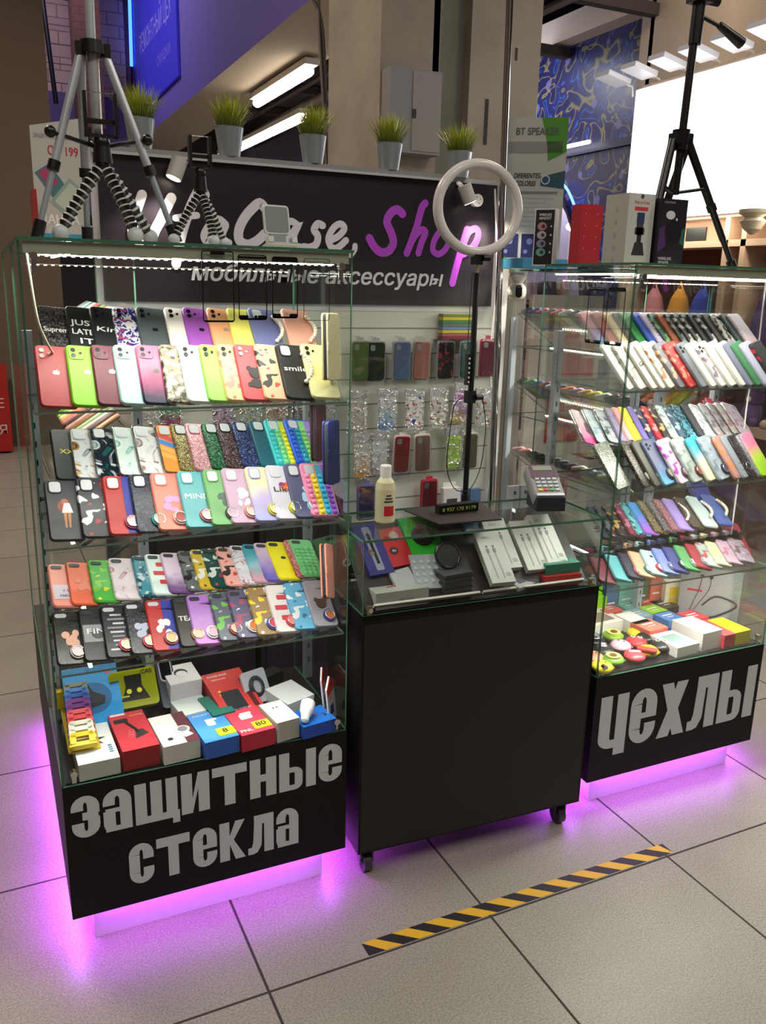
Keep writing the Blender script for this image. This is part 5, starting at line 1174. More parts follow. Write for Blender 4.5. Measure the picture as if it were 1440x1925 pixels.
# payment terminal
t = thing('payment_terminal', 'grey card payment terminal standing on the right of the counter', 'payment terminal', (.340, .345, TOPZ), (0, 0, math.radians(-16)))
b = MB(); b.M = Matrix.Rotation(math.radians(52), 4, 'X') @ Matrix.Rotation(PI/2, 4, 'X') if 0 else Matrix.Rotation(math.radians(-58), 4, 'X')
b.rprism(.078, .115, -.034, 0, .012, mat('8c8c90', .35), 0, .072, .004); b.rprism(.070, .05, -.0352, -.033, .008, mat('54384c', .35), 0, .10); b.rprism(.05, .016, -.036, -.034, .002, mat('8c9484', .2), 0, .112)
b.build('body', t); t.scale = (1.15,)*3
k = MB(); k.M = Matrix.Rotation(math.radians(-58), 4, 'X')
for i in range(4):
    for j in range(4): k.rprism(.011, .007, -.0375, -.034, .002, mat('b4bcc0' if i else ['e0c030', 'c84840', '50a050', 'b4bcc0'][j], .4), -.022+.0148*j, .036+.0125*i, .0006)
k.build('keypad', t)
k = MB(); k.box(-.036, .036, -.01, .07, 0, .034, mat('26262a', .4)); k.M = Matrix.Rotation(math.radians(-58), 4, 'X'); k.rprism(.07, .008, -.0365, -.034, .003, mat('c8ccd0', .3), 0, .020); k.build('card_slot', t)
t = thing('keys', 'bunch of dark keys hanging beside the payment terminal', 'keys', (.43, .47, .95)); b = MB(); b.tube([(.01*math.cos(a*PI/6), 0, .02+.012*math.sin(a*PI/6)) for a in range(12)], .0015, mat('3c3024', .3, .6), 6, True); b.rprism(.012, .035, -.002, .002, .004, mat('2c2418', .3), .004, -.012); b.build('key', t)

# ------------------------------------------------------------------ ring light behind the counter
t = thing('ring_light', 'white ring lamp on a black stand behind the counter', 'ring light', (.362, .85, 0))
b = MB(); C_ = Vector((-.003, 0, 1.812)); R_ = .143
b.tube([(C_.x+R_*math.cos(a*PI/32), 0, C_.z+R_*.90*math.sin(a*PI/32)) for a in range(64)], .0155, mat('e6e2e0', .2), 14, True); b.build('ring', t)
b = MB(); b.cyl((.002, .0, 1.60), (.004, 0, 1.668), .006, .006, mat('b8b098', .3, .6)); b.build('threaded_stem', t)
b = MB(); b.tube([(.0, 0, .55), (.003, 0, 1.62)], .0095, DARKP, 12); b.tube([(0, 0, .25), (0, 0, .9)], .0125, DARKP, 12); b.build('pole', t)
for a in (0.4, 2.5, 4.6):
    b = MB(); b.tube([(0, 0, .55), (.3*math.cos(a)*.6, .3*math.sin(a)*.6, .012)], .007, DARKP, 8); b.build('leg', t)
for z in (1.23, 1.665): b = MB(); b.cbox((.0, 0, z), (.03, .026, .04), DARKP); b.cyl((.01, -.02, z), (.035, -.02, z), .009, .009, DARKP); b.build('clamp', t)
b = MB(); b.box(-.024, -.012, -.016, .002, 1.27, 1.37, DARKP)
for k in range(6): b.cyl((-.018, -.017, 1.28+k*.015), (-.018, -.0155, 1.28+k*.015), .0035, .0035, mat('d0d0d0'), 8)
b.build('remote', t)
b = MB(); b.tube([(p[0], -.01, p[1]) for p in spl([(-.02, 1.235), (-.06, 1.21), (-.075, 1.12), (-.08, 1.0), (-.05, .93), (-.01, .915), (.02, .93), (.05, 1.0), (.06, 1.13), (.04, 1.22), (.015, 1.24)])], .0016, DARKP, 6)
b.tube([(-.02, -.01, 1.62), (-.025, -.01, 1.38)], .0013, DARKP, 6); b.build('cable', t)
for k, (x, pts) in enumerate(((.80, 0), (.865, 1))):
    b = MB(); b.tube([(p[0], YW-.05, p[1]) for p in spl([(.80+.06*k, 1.95), (.835+.02*k, 1.6), (.82+.05*k, 1.3), (.86, .95), (.83+.03*k, .6)])], .004 if k == 0 else .0016, WHITE if k == 0 else DARKP, 6)
    tag(b.build('power_cable'), ['white cable hanging down beside the slat wall', 'thin black cable hanging along the chrome pole'][k], 'cable')
# wifi camera
t = thing('security_camera', 'round white security camera with black lens, hung by the pole', 'camera', (.905, 1.44, 1.565))
b = MB(); b.ball((0, 0, 0), .038, mat('e8e2d4', .3), 24, 16); b.build('head', t)
b = MB(); b.lathe([(.022, .033), (.030, .045), (.036, .06), (.033, .072)], mat('ddd6c6', .35), n=24); b.build('base', t)
b = MB(); b.M = Matrix.Rotation(-.35, 4, 'Z'); b.rprism(.026, .05, -.0395, -.02, .012, mat('0c0c10', .08), 0, 0, .003); b.build('lens_panel', t)

# ------------------------------------------------------------------ packs hung on the slat wall
def hung(px, pz, w_, h, cols, look, pat='p', blister='e4e4e0', rr=0, group='packed phone cases hung on the slat wall', bag=False, y=YW-.05, row=''):
    t = thing('hanging_case_pack', look, 'packed phone case', (px, y, pz), (0, math.radians(rr), 0), group)
    b = MB(); mt = shell_mat(pat, cols.split()); b.rprism(w_, h, -.010, -.002, .012, mt, 0, h/2, .002); o = b.build('phone_case', t); o.location = (0, 0, -h)
    b = MB()
    if bag:
        b.rprism(w_+.016, h+.035, -.0135, -.0125, .004, BAG, 0, -h/2+.008); b.rprism(w_+.016, .03, -.012, .0, .004, mat('b8bab8', .15), 0, .010)
    else: b.rprism(w_+.010, h+.010, -.002, .004, .012, mat(blister, .3), 0, -h/2, .001); b.rprism(w_+.008, h+.008, -.0138, -.013, .012, PLASTIC, 0, -h/2); b.rprism(.03, .014, -.001, .002, .004, mat(blister, .3), 0, .010)
    b.build('blister', t)
    b = MB(); b.tube([(0, .004, .018), (0, YW-y, .018)], .0018, CHROME, 6); b.build('hook', t)
    if not bag and pat == 'p':
        b = MB(); b.rprism(.020, .022, -.0124, -.010, .006, mat('c8ccc8', .4), -w_/2+.017, -.02); b.build('camera_cutout', t)
HG = [(.238, 1.365, '7c9c50', 'lime green packed case at the left of the top row', 'p'), (.305, 1.362, '1c3c1c', 'dark green packed case with white glare', 'p'), (.415, 1.363, '8098c8', 'light blue packed case with small logo', 'p'), (.505, 1.363, 'e09080', 'peach packed case with dark round dot', 'p'), (.612, 1.363, '18181c c03838 303838', 'black packed case with red figure print', 'bl'), (.715, 1.365, '3c7c7c', 'teal packed case right of the black one', 'p'), (.81, 1.37, '8c3048', 'plum packed case hanging behind the lamp pole', 'p')]
for x, z, c_, lk, p_ in HG: hung(x, z, .070, .145, c_, lk, p_, 'a8a8a4' if c_[:2] != '8c' else 'a05060', 2 if c_[:4] == 'e090' else 0)
HG2 = [(.225, 1.155, 'b4aca0', 'beige packed case in crackling bag, middle row', 'p'), (.355, 1.16, '4890d8 b8ccd8 c8ccc8', 'blue ombre case in clear bag', 'gr'), (.475, 1.155, 'e0dcd8 c84050 3048a8', 'white case with red and blue splash in bag', 'bl'), (.585, 1.155, 'dcd8d0 b04838 a8a040', 'white case with red flower print in bag', 'bl'), (.70, 1.17, 'd8b030 a078b0 c060c0', 'purple to yellow case in tilted clear bag', 'gr'), (.80, 1.15, 'c8c4bc a04040 b0b0b0', 'clear bagged case beside the lamp pole', 'bl')]
for x, z, c_, lk, p_ in HG2: hung(x, z, .068, .14, c_, lk, p_, rr=9 if 'tilted' in lk else 0, bag=True)
HG3 = [(.255, .98, 'e0a018 d8c8b0 d0ccc4', 'white to orange ombre case in clear bag', 'gr', 0), (.325, .985, 'c0b0b0 c8ccd0 d0d4d4', 'shiny white grey case in clear bag', 'gr', 0), (.43, .99, 'c03038', 'red boxed case with white stripe glare', 'p', 2), (.52, .99, 'b88878', 'dusty pink boxed case right of the red', 'p', -1), (.665, .99, 'a8d828 98c818 c8e860', 'lime bubble case in clear bag', 'bl', 0), (.745, .985, '94846c', 'brown kraft packed case near the pole foot', 'p', 0)]
for x, z, c_, lk, p_, r_ in HG3: hung(x, z, .066, .145, c_, lk, p_, 'd8d4d0', r_, bag=('bag' in lk))
hung(.275, .80, .070, .14, '7870a8', 'lavender boxed case low on the slat wall', 'p', '6c6898'); hung(.56, .80, .068, .14, 'c83850', 'crimson case in clear bag low on the wall', 'p', 'c03048')
t = thing('hanging_box', 'white hanging box behind the counter', 'box', (.655, YW-.05, .735)); b = MB(); b.box(-.04, .04, -.03, .0, -.06, .03, WHITE); b.rprism(.05, .03, -.031, -.03, .003, mat('504848'), 0, -.03); b.build('carton', t); b = MB(); b.box(-.03, .03, -.002, 0, .03, .05, WHITE); b.build('hang_tab', t)
for k, (x, c_) in enumerate(((.715, '6c7ca8'), (.775, '54749c'))): gift('%s boxed accessory standing low by the pole' % ('grey blue', 'steel blue')[k], x, YW-.06, .62, .05, .02, .13, c_, None, 0)
b = MB(); b.box(.60, .86, YW-.10, YW-.001, .60, .618, WHITEM); tag(b.build('low_shelf'), 'pale low shelf at the foot of slat wall', 'shelf')
# stack of flat packs on top
PK = ['8c2c3c', 'a06870', 'd8c830', '7090b8', '68786c', '4c8450', 'd8c838', '7c8c40']
for i, c_ in enumerate(PK): 
    b = MB(); b.box(-.072, .072, -.04, .0, 0, .0115, mat(c_, .4)); o = b.build('flat_case_pack'); o.location = (.665, YW-.012, 1.372+i*.0126); tag(o, '%s flat pack, number %d from the bottom of the coloured stack' % (['crimson', 'dusty pink', 'lower yellow', 'light blue', 'grey', 'green', 'upper yellow', 'olive'][i], i+1), 'pack', 'flat packs stacked under the sign')
b = MB(); b.box(.58, .75, YW-.055, YW-.001, 1.366, 1.371, PLASTIC); tag(b.build('clear_ledge'), 'clear ledge under the stack of coloured packs', 'shelf')
# packs seen through the left cabinet
HG4 = [(-.575, 'cfc8bc', 'pale packed case with dark lettering behind left cabinet', 'p'), (-.49, '3c50a8 c04078 40a070', 'blue and red gradient pack behind the middle shelf', 'gr'), (-.30, 'c8a8c8 b060a0 d0c8e0', 'lilac printed pack behind the marble cases', 'bl'), (-.20, 'b8ccc0 d0b860 c8d8d8', 'pale green bagged pack behind the glitter cases', 'bl'), (-.10, 'b89880', 'tan bagged pack behind the glitter cases', 'p'), (.0, '50303c', 'plum bagged pack behind the bubble cases', 'p'), (.09, 'b8b0a8 988878 c8c8c8', 'grey printed pack behind the cabinet edge', 'bl')]
for x, c_, lk, p_ in HG4: hung(x, 1.17, .070, .145, c_, lk, p_, bag=True)
for i, x in enumerate((-.42, -.25, -.08, .10)): hung(x, .955, .070, .14, ['302c34', '3c3438', '2c3034', '403840'][i], 'dark packed case, %s, behind the lower left shelf' % ('leftmost', 'second', 'third', 'rightmost')[i], 'p', '4c4a4c')
for k, (xa_, xb_, h_) in enumerate(((-.66, -.33, .93), (-.31, -.02, .88))): b = MB(); b.box(xa_, xb_, 1.0, 1.42, 0, h_, mat('1e1a1a', .6)); b.box(xa_+.02, xb_-.02, .996, 1.0, .1, h_-.05, mat('262122', .6)); tag(b.build('storage_cabinet'), 'dark storage cabinet in the seller space, %s one' % ('left', 'right')[k], 'cabinet')
t = thing('green_carton', 'large green carton seen through the left cabinet', 'box', (.05, YW-.12, .0)); b = MB(); b.box(-.10, .10, -.08, .08, .0, .72, mat('2c5c38', .5)); b.build('carton', t)

# ------------------------------------------------------------------ tripods and stands on the left cabinet
TZ = ZT+.006
t = thing('silver_tripod', 'tall silver and black tripod standing on the left cabinet', 'tripod', (-.812, .45, 0))
hub = Vector((0, 0, 2.035))
b = MB(); b.cyl((0, 0, 2.02), (0, 0, 2.045), .026, .024, DARKP, 20)
for a in (PI, 0, 1.45): b.cbox((.024*math.cos(a), .024*math.sin(a), 2.028), (.02, .02, .026), DARKP)
b.build('hub', t)
b = MB(); b.tube([(-.002, 0, 2.04), (.006, 0, 2.55)], .0095, mat('c4ccd0', .3, .35), 14); b.tube([(0, 0, 1.80), (0, 0, 2.03)], .011, mat('b8b8b8', .3, .35), 14); b.build('centre_column', t)
for nm, e in (('leg', (-.138, -.04, TZ)), ('leg', (.150, -.04, TZ+.005)), ('leg', (-.022, .10, TZ))):
    e = Vector(e); s_ = hub+Vector((math.copysign(.024, e.x), 0, -.012)); d = e-s_
    b = MB(); b.tube([tuple(s_), tuple(s_+d*.62)], .0088, mat('c0c6cc', .3, .35), 12); b.tube([tuple(s_+d*.5), tuple(s_+d*.93)], .0066, mat('a8b4bc', .3, .35), 12); b.tube([tuple(s_+d*.58), tuple(s_+d*.63)], .0125, DARKP, 12); g = b.build(nm, t)
    c = MB(); c.tube([tuple(s_+d*.90), tuple(e)], .0125, DARKP, 12); c.build('rubber_foot', g)
b = MB()
for e in ((-.095, -.025, 1.862), (.098, -.025, 1.862), (-.01, .06, 1.862)): b.tube([(0, 0, 1.842), e], .0045, DARKP, 8); b.ball(e, .012, DARKP, 10, 8)
b.build('spreader', t)
def octo(name, label, loc, H, R_, feet, leg_r, bend):
    t = thing('flexible_tripod', label, 'flexible tripod', loc, group='flexible tripods on the left cabinet')
    b = MB(); b.cyl((0, 0, H-.02), (0, 0, H+.012), R_*1.5, R_*1.2, DARKP, 14); b.ball((0, 0, H+.02), R_*1.2, DARKP); b.build('head', t)
    K, W_ = mat('161618', .3), mat('c0c4c0', .35)
    for fx, fy in feet:
        g = MB(); N_ = 12
        P = []
        for i in range(N_+1):
            s_ = i/N_; P.append(Vector((fx*s_+bend*math.sin(s_*PI)*(1 if fx > 0 else -1), fy*s_, (H-.02)*(1-s_)+R_*1.1*s_)))
        for i in range(N_):
            a, c_ = P[i], P[i+1]; d = c_-a; g.cyl(a, a+d*.30, R_*.80, R_, W_, 12); g.cyl(a+d*.30, a+d*1.0, R_*.95, R_*.62, K, 12)
        l = g.build('leg', t)
        f = MB(); f.ball(P[-1], R_*1.25, mat('c8d0d4', .35), 12, 8); f.build('ball_foot', l)
    b = MB(); w_ = R_*2.4; h = R_*6.2; z0_ = H+.03
    b.box(-w_, w_, -.006, .006, z0_, z0_+.006, DARKP); b.box(-w_, -w_+.006, -.010, .008, z0_, z0_+h, DARKP); b.box(w_-.006, w_, -.010, .008, z0_, z0_+h, DARKP); b.box(-w_+.004, w_-.004, .0, .003, z0_+h*.3, z0_+h*.42, DARKP); b.tube([(-w_, 0, z0_+h), (w_, 0, z0_+h)], .001, CHROME, 5); b.build('phone_clamp', t)
octo('a', 'large octopus leg tripod with phone clamp below the silver tripod', (-.808, .42, TZ), .178, .0138, ((-.095, -.02), (.052, -.045), (.096, .03)), 0, .004)
octo('b', 'smaller octopus leg tripod with phone clamp, before the white lettering', (-.604, .42, TZ), .135, .0102, ((-.066, -.02), (.018, -.035), (.055, .02)), 0, .003)
t = thing('phone_stand', 'grey folding phone stand on the left cabinet top', 'phone stand', (-.449, .35, TZ), (math.radians(-12), 0, math.radians(4)))
b = MB(); b.rprism(.062, .064, -.004, .002, .008, mat('d8dcdc', .3), 0, .062, .001); b.rprism(.054, .056, -.0048, -.003, .006, mat('7c8884', .4), 0, .062); b.rprism(.038, .05, -.003, .003, .003, mat('8c9490', .4), 0, .028, .001); b.build('back_plate', t)
b = MB(); b.box(-.036, .036, -.03, .03, 0, .006, mat('c8ccca', .35)); b.box(-.034, -.022, -.032, -.012, .006, .018, mat('d8dcda', .35)); b.box(.022, .034, -.032, -.012, .006, .018, mat('d8dcda', .35)); b.build('foot', t)
# poster card
t = thing('price_poster', 'white upright poster with phones and the red price OT 199', 'poster', (-.833, 1.2, TZ), (math.radians(-2), 0, math.radians(3)))
b = MB(); b.prism([(-.068, 0), (.064, 0), (.066, .365), (-.066, .335)], -.006, 0, mat('c8c6be', .5)); b.build('board', t)
b = MB(); F = -.0066
b.text('ЗАЩИТНОЕ СТЕКЛО', .016, -.008, .305, F, mat('8c908c'), .02, width=.10); b.text('ОТ 199', .034, .018, .262, F, mat('c02848'), .02, width=.082)
def rot_r(cx, cz, w_, h, a, mt, y_):
    c_, s_ = math.cos(a), math.sin(a); b.prism([(cx+x*c_-z*s_, cz+x*s_+z*c_) for x, z in ((-w_/2, -h/2), (w_/2, -h/2), (w_/2, h/2), (-w_/2, h/2))], y_, y_+.0006, mt)
rot_r(-.018, .19, .05, .085, .6, mat('4c7c84'), F); rot_r(-.026, .20, .03, .05, .6, mat('b83c68'), F-.0004); rot_r(.022, .15, .055, .09, -.7, mat('9cb0a4'), F-.0002); rot_r(.024, .15, .04, .07, -.7, mat('c8d4c0'), F-.0006)
b.text('ДАНКА', .034, -.006, .075, F-.0008, mat('f8f8f8'), .05, width=.11); b.rprism(.13, .045, F, F+.0005, .001, mat('3c98b8'), -.002, .025); b.build('print', t)
gift('narrow red and green carton behind the poster', -.905, 1.17, TZ, .012, .10, .16, 'c83830', '9c3028', 0)

# ------------------------------------------------------------------ boxes and tripod on the right cabinets
def upbox(label, x, y, w_, d, h, rz, front, side, fn=None, fl=None, z=TZ, name='product_box'):
    t = thing(name, label, 'box', (x, y, z), (0, 0, math.radians(rz)))
    b = MB(); b.box(-w_/2, w_/2, -d/2, d/2, 0, h, mat(front, .45), {'l': mat(side, .45), 'r': mat(side, .45)}); b.build('carton', t)
    if fn: b = MB(); b.M = Matrix.Translation((0, -d/2, 0)); fn(b, w_, h); b.build('front_print', t)
    if fl: b = MB(); b.M = Matrix.Translation((-w_/2, 0, 0)) @ Matrix.Rotation(-PI/2, 4, 'Z'); fl(b, d, h); b.build('side_print', t)
def f_spk(b, w_, h):
    b.prism([(w_*.06, h), (w_/2, h), (w_/2, h*.78), (w_*.2, h*.72), (w_*.16, h*.85)], -E_, 0, mat('488c24')); b.text('BT SPEAKER', .036, .0, h*.89, -E_*2, mat('505c50'), .03, width=w_*.72)
    b.rprism(w_*.9, h*.075, -E_, 0, .002, mat('8c8c88'), -w_*.02, h*.81); b.prism([(w_*.1, h*.62), (w_/2, h*.66), (w_/2, h*.54), (w_*.1, h*.56)], -E_, 0, mat('244c58'))
    b.text('DIFERENTES', .026, -w_*.14, h*.61, -E_*2, mat('1c2424'), .03, width=w_*.44, shear=.2); b.text('COLORES', .026, -w_*.16, h*.56, -E_*2, mat('1c2424'), .03, width=w_*.34, shear=.2); b.disc(w_*.18, h*.60, .017, -E_*3, 0, mat('c8d4dc'), 18); b.disc(w_*.18, h*.60, .013, -E_*4, 0, mat('2c4868'), 18)
    b.rprism(w_*.8, .010, -E_, 0, .001, mat('787c78'), 0, h*.515)
    for k in range(7): b.rprism(w_*.7*(.7 if k % 2 else 1), .0035, -E_, 0, .0005, mat('a8aca8'), -w_*.03, h*.48-k*.017)
    for k, x in enumerate((-.36, -.02, .30)): b.rprism(w_*.28, h*.16, -E_, 0, .001, mat('1c2050'), w_*x, h*.16); b.disc(w_*x, h*.19, .012, -E_*2, 0, mat('6c70a8'), 14); b.disc(w_*x-.014, h*.12, .008, -E_*2, 0, mat('6c70a8'), 12)
    b.prism([(-w_/2, 0), (-w_*.3, 0), (-w_*.42, h*.09), (-w_/2, h*.09)], -E_, 0, mat('3c8c24'))
upbox('tall grey white BT SPEAKER carton by the chrome pole', .915, 1.38, .225, .035, .55, -34, 'b8b8b2', 'f2f2f6', f_spk)
gift('flat turquoise box with red lettering under the speaker carton', .855, 1.25, TZ, .20, .13, .035, '3c90b8', '4898c0', 0, 0, lambda t, w_, d: t.rprism(.05, .02, -E_, 0, .003, mat('e05048'), .04, -.04))
def f_head(b, w_, h):
    b.rprism(w_*.9, h*.95, -E_, 0, .001, mat('1c1a1e'), 0, h/2); b.text('WIRELESS', .011, 0, h*.87, -E_*2, mat('f0f0f0'), .02, width=w_*.6, shear=.2); b.text('HEADSET', .011, 0, h*.81, -E_*2, mat('f0f0f0'), .02, width=w_*.6, shear=.2)
    for k, c_ in enumerate(('b88088', 'b0b4b8', '8c88a8', '68a898')): b.disc(-.008, h*.69-k*h*.15, .013, -E_*2, 0, mat(c_), 14, 1.2); b.disc(-.004, h*.69-k*h*.15, .006, -E_*3, 0, mat('3c3438'), 12); b.disc(.022, h*.69-k*h*.15, .003, -E_*2, 0, mat('e0e0e0'), 8)
upbox('black and white WIRELESS HEADSET box', .650, .90, .068, .05, .18, -48, 'dcdcdc', '8c8488', f_head, None)
def l_dots(b, w_, h):
    for k in range(4):
        for x in (-.3, .25): b.disc(w_*x, h*.85-k*.035, .0018, -E_, 0, mat('f0c0c0'), 6)
upbox('plain red carton behind the white holder box', .735, .80, .085, .05, .19, 0, 'c0303c', 'b02c34', l_dots)
def f_hold(b, w_, h):
    b.disc(0, h*.96, .006, -E_, 0, mat('404844'), 12); b.text('Pop in Cute', .012, 0, h*.86, -E_, mat('c85058'), .01, width=w_*.55); b.rprism(w_*.5, .010, -E_, 0, .001, mat('c83c48'), 0, h*.79)
    b.rprism(.026, .03, -E_*2, 0, .002, mat('2c3c60'), 0, h*.66); b.rprism(.024, .04, -E_, 0, .004, mat('504048'), 0, h*.53); b.rprism(.034, .02, -E_, 0, .004, mat('38343c'), 0, h*.48); b.rprism(.016, .03, -E_, 0, .004, mat('282428'), 0, h*.36)
    b.prism([(-.023, h*.14), (.023, h*.14), (.014, h*.32), (-.014, h*.32)], -E_*2, 0, mat('2c2c30'))
def l_hold(b, w_, h):
    for k in range(5): b.rprism(.010, .014, -E_, 0, .003, mat('a0a49c'), 0, h*.78-k*.035)
upbox('large white carton showing a black phone holder', .672, .520, .095, .10, .195, 0, 'c8cac4', 'b4b8b2', f_hold, l_hold)
def f_rob(b, w_, h):
    b.disc(.004, h*.5, .034, -E_, 0, mat('0c0a10'), 24, .9); b.disc(-.012, h*.76, .012, -E_*2, 0, mat('d8dcdc', .2), 18, 1.4); b.disc(.012, h*.70, .004, -E_*2, 0, mat('c0c8d8'), 10)
    b.prism([(-w_/2, h*.2), (-w_*.2, h*.3), (-w_*.3, h*.6), (-w_/2, h*.55)], -E_, 0, mat('482860')); b.prism([(w_/2, h*.3), (w_*.3, h*.35), (w_*.36, h*.55), (w_/2, h*.6)], -E_, 0, mat('285c50'))
    b.text('WIRELESS', .011, -w_*.2, h*.09, -E_*2, mat('d8d8e0'), .03, width=w_*.5); b.text('SPEAKER', .011, -w_*.24, h*.03, -E_*2, mat('d8d8e0'), .03, width=w_*.4); b.text('BOROFONE', .008, -w_*.2, h*.93, -E_*2, mat('a0a0b0'), .02, width=w_*.4)
upbox('black WIRELESS SPEAKER carton under the dark tripod', .775, .475, .098, .05, .185, 0, '1c1824', '181420', f_rob)
t = thing('black_tripod', 'tall black tripod with pan handle on the right cabinet', 'tripod', (.862, .55, 0))
b = MB(); b.cyl((0, 0, 1.985), (0, 0, 2.04), .02, .026, DARKP, 16); b.cbox((0, 0, 2.015), (.06, .04, .03), DARKP); b.build('hub', t)
b = MB(); b.tube([(0, 0, 1.86), (.008, 0, 2.20), (.012, 0, 2.34)], .0115, DARKP, 12); b.tube([(.014, 0, 2.27), (.016, 0, 2.42)], .018, DARKP, 12); b.build('centre_column', t)
b = MB(); b.cbox((.018, 0, 2.40), (.06, .05, .045), DARKP); b.cyl((.045, 0, 2.39), (.085, 0, 2.39), .013, .013, DARKP); b.build('pan_head', t)
b = MB(); b.tube([(.03, 0, 2.345), (.09, -.02, 2.32)], .006, DARKP, 8); b.tube([(.08, -.02, 2.325), (.165, -.03, 2.285)], [.010, .016], DARKP, 10); b.build('pan_handle', t)
b = MB(); b.box(-.014, -.008, -.01, .01, 2.42, 2.56, DARKP); b.box(.040, .046, -.01, .01, 2.42, 2.56, DARKP); b.box(-.03, .06, -.02, .02, 2.50, 2.52, DARKP); b.build('phone_clamp', t)
for e in ((-.135, -.05, TZ), (.232, -.04, TZ), (.02, .13, TZ)):
    e = Vector(e); s_ = Vector((math.copysign(.03, e.x), 0, 2.01)); d = e-s_
    b = MB(); b.tube([tuple(s_), tuple(s_+d*.5)], .0125, DARKP, 10); b.tube([tuple(s_+d*.45), tuple(s_+d*.76)], .0105, DARKP, 10); b.tube([tuple(s_+d*.72), tuple(s_+d*.96)], .0085, DARKP, 10); b.tube([tuple(s_+d*.48), tuple(s_+d*.53)], .015, DARKP, 10); g = b.build('leg', t)
    c = MB(); c.tube([tuple(s_+d*.93), tuple(e)], .014, DARKP, 10); c.build('rubber_foot', g)
b = MB()
for e in ((-.07, -.02, 1.88), (.09, -.02, 1.88), (.01, .06, 1.88)): b.tube([(0, 0, 1.865), e], .005, DARKP, 8)
b.build('spreader', t)

# hazard tape on the floor
def rt(x, y): c_, s_ = math.cos(TR), math.sin(TR); return (x*c_-y*s_, x*s_+y*c_)
b = MB(); Y_, K_ = mat('d8a828', .5), mat('1c191c', .5); N_ = 28; xa, xb, ya, yb = -.345, .628, .006, .050
rr = random.Random(3)
def strip(u0, u1, mt, z):
    sh = .055; p = []
    for u, v in ((u0+sh, ya), (u1+sh, ya), (u1, yb), (u0, yb)):
        u = min(max(u, xa), xb); p.append(rt(u, v))
    b.add([(q[0], q[1], z) for q in p]+[(q[0], q[1], .0002) for q in p], [(0, 1, 2, 3), (0, 4, 5, 1), (1, 5, 6, 2), (2, 6, 7, 3), (3, 7, 4, 0)], mt)
u = xa-.055; k = 0
while u < xb: strip(u, u+.046, K_ if k % 2 == 0 else Y_, .0009); u += .046; k += 1
tag(b.build('hazard_tape'), 'worn yellow and black striped tape stuck on the floor', 'tape')
# ------------------------------------------------------------------ the mall around the kiosk
# pillar at left and red stand
b = MB(); b.box(-4.2, -.36, 7.2, 7.8, 0, 6.2, mat('6c5c50', .8)); struct('pillar_left', b)
t = thing('red_stand', 'red display stand with white lettering on the floor at far left', 'stand', (-1.13, 6.95, 0)); b = MB(); b.box(-.5, .22, -.1, .1, .02, .80, mat('b01c1c', .5)); b.build('board', t); b = MB(); b.M = Matrix.Translation((.11, -.10, 0)); b.text('ТЕ', .12, 0, .42, -.001, mat('e8d8d0')); b.build('lettering', t); b = MB(); b.M = Matrix.Translation((.11, -.10, 0)); b.text('НЯ', .12, 0, .18, -.001, mat('e8d8d0')); b.build('lettering', t)
# pale brick wall with railing
def brick(c1, c2, mo, sx):
    m, N, L, bs = nt('brick_wall'); tc = N.new('ShaderNodeTexCoord'); mp = N.new('ShaderNodeMapping'); mp.inputs['Rotation'].default_value = (PI/2, 0, 0); L.new(tc.outputs['Object'], mp.inputs[0])
    br = N.new('ShaderNodeTexBrick'); br.inputs['Scale'].default_value = sx; br.inputs['Color1'].default_value = srgb(c1)+(1,); br.inputs['Color2'].default_value = srgb(c2)+(1,); br.inputs['Mortar'].default_value = srgb(mo)+(1,); br.inputs['Mortar Size'].default_value = .012
    L.new(mp.outputs[0], br.inputs['Vector']); L.new(br.outputs[0], bs.inputs['Base Color']); bs.inputs['Roughness'].default_value = .9; return m
b = MB(); b.box(-.9, 1.0, 11.5, 11.7, 3.6, 6.2, brick('c8a898', 'bc9c90', '8c7468', 1.6)); struct('wall_upper', b)
b = MB(); b.box(-.9, 1.05, 11.2, 11.7, 2.4, 3.9, mat('5c4c7c', .8)); struct('trim_1', b)
b = MB(); b.box(.24, .56, 10.5, 10.9, 3.4, 6.2, brick('6c4438', '5c3c34', '483430', 3)); struct('pillar_brick', b)
t = thing('gallery_railing', 'thin dark railing on the upper gallery at far left', 'railing', (0, 10.9, 0)); b = MB()
b.tube([(-.5, 0, 4.95), (.6, 0, 4.9)], .02, DARKP, 6); b.tube([(.02, 0, 3.7), (-.06, 0, 4.95)], .03, DARKP, 6)
for k in range(4): b.tube([(-.5, 0, 3.95+.22*k), (.6, 0, 3.95+.22*k)], .006, mat('50403c'), 5)
b.build('rail', t)
# gallery slab: purple side, beige soffit
b = MB(); b.box(1.10, 1.76, 3.3, 14.9, 3.40, 6.2, mat('b8a890', .8), {'l': mat('6c5cb0', .75)}); struct('gallery_beam', b)
b = MB(); b.box(1.76, 3.7, 3.3, 14.9, 4.1, 6.2, mat('4c423e', .9)); struct('ceiling_gallery', b)
for k in range(5): b = MB(); b.tube([(2.0+.42*k, 3.6, 3.95), (2.0+.42*k, 14.5, 3.95)], .035+.03*(k % 2), mat('7c706a' if k % 2 else '5a504c', .5, .3), 10); tag(b.build('ceiling_pipe'), 'grey ceiling %s running deep into the hall, %s from left' % (('pipe', 'duct')[k % 2], ('first', 'second', 'third', 'fourth', 'fifth')[k]), 'pipe', 'pipes under the gallery')
for k in range(5): b = MB(); b.box(1.8, 5.1, 5.2+1.6*k, 5.3+1.6*k, 3.98, 4.08, mat('3c3434', .8)); struct('ceiling_beam', b)
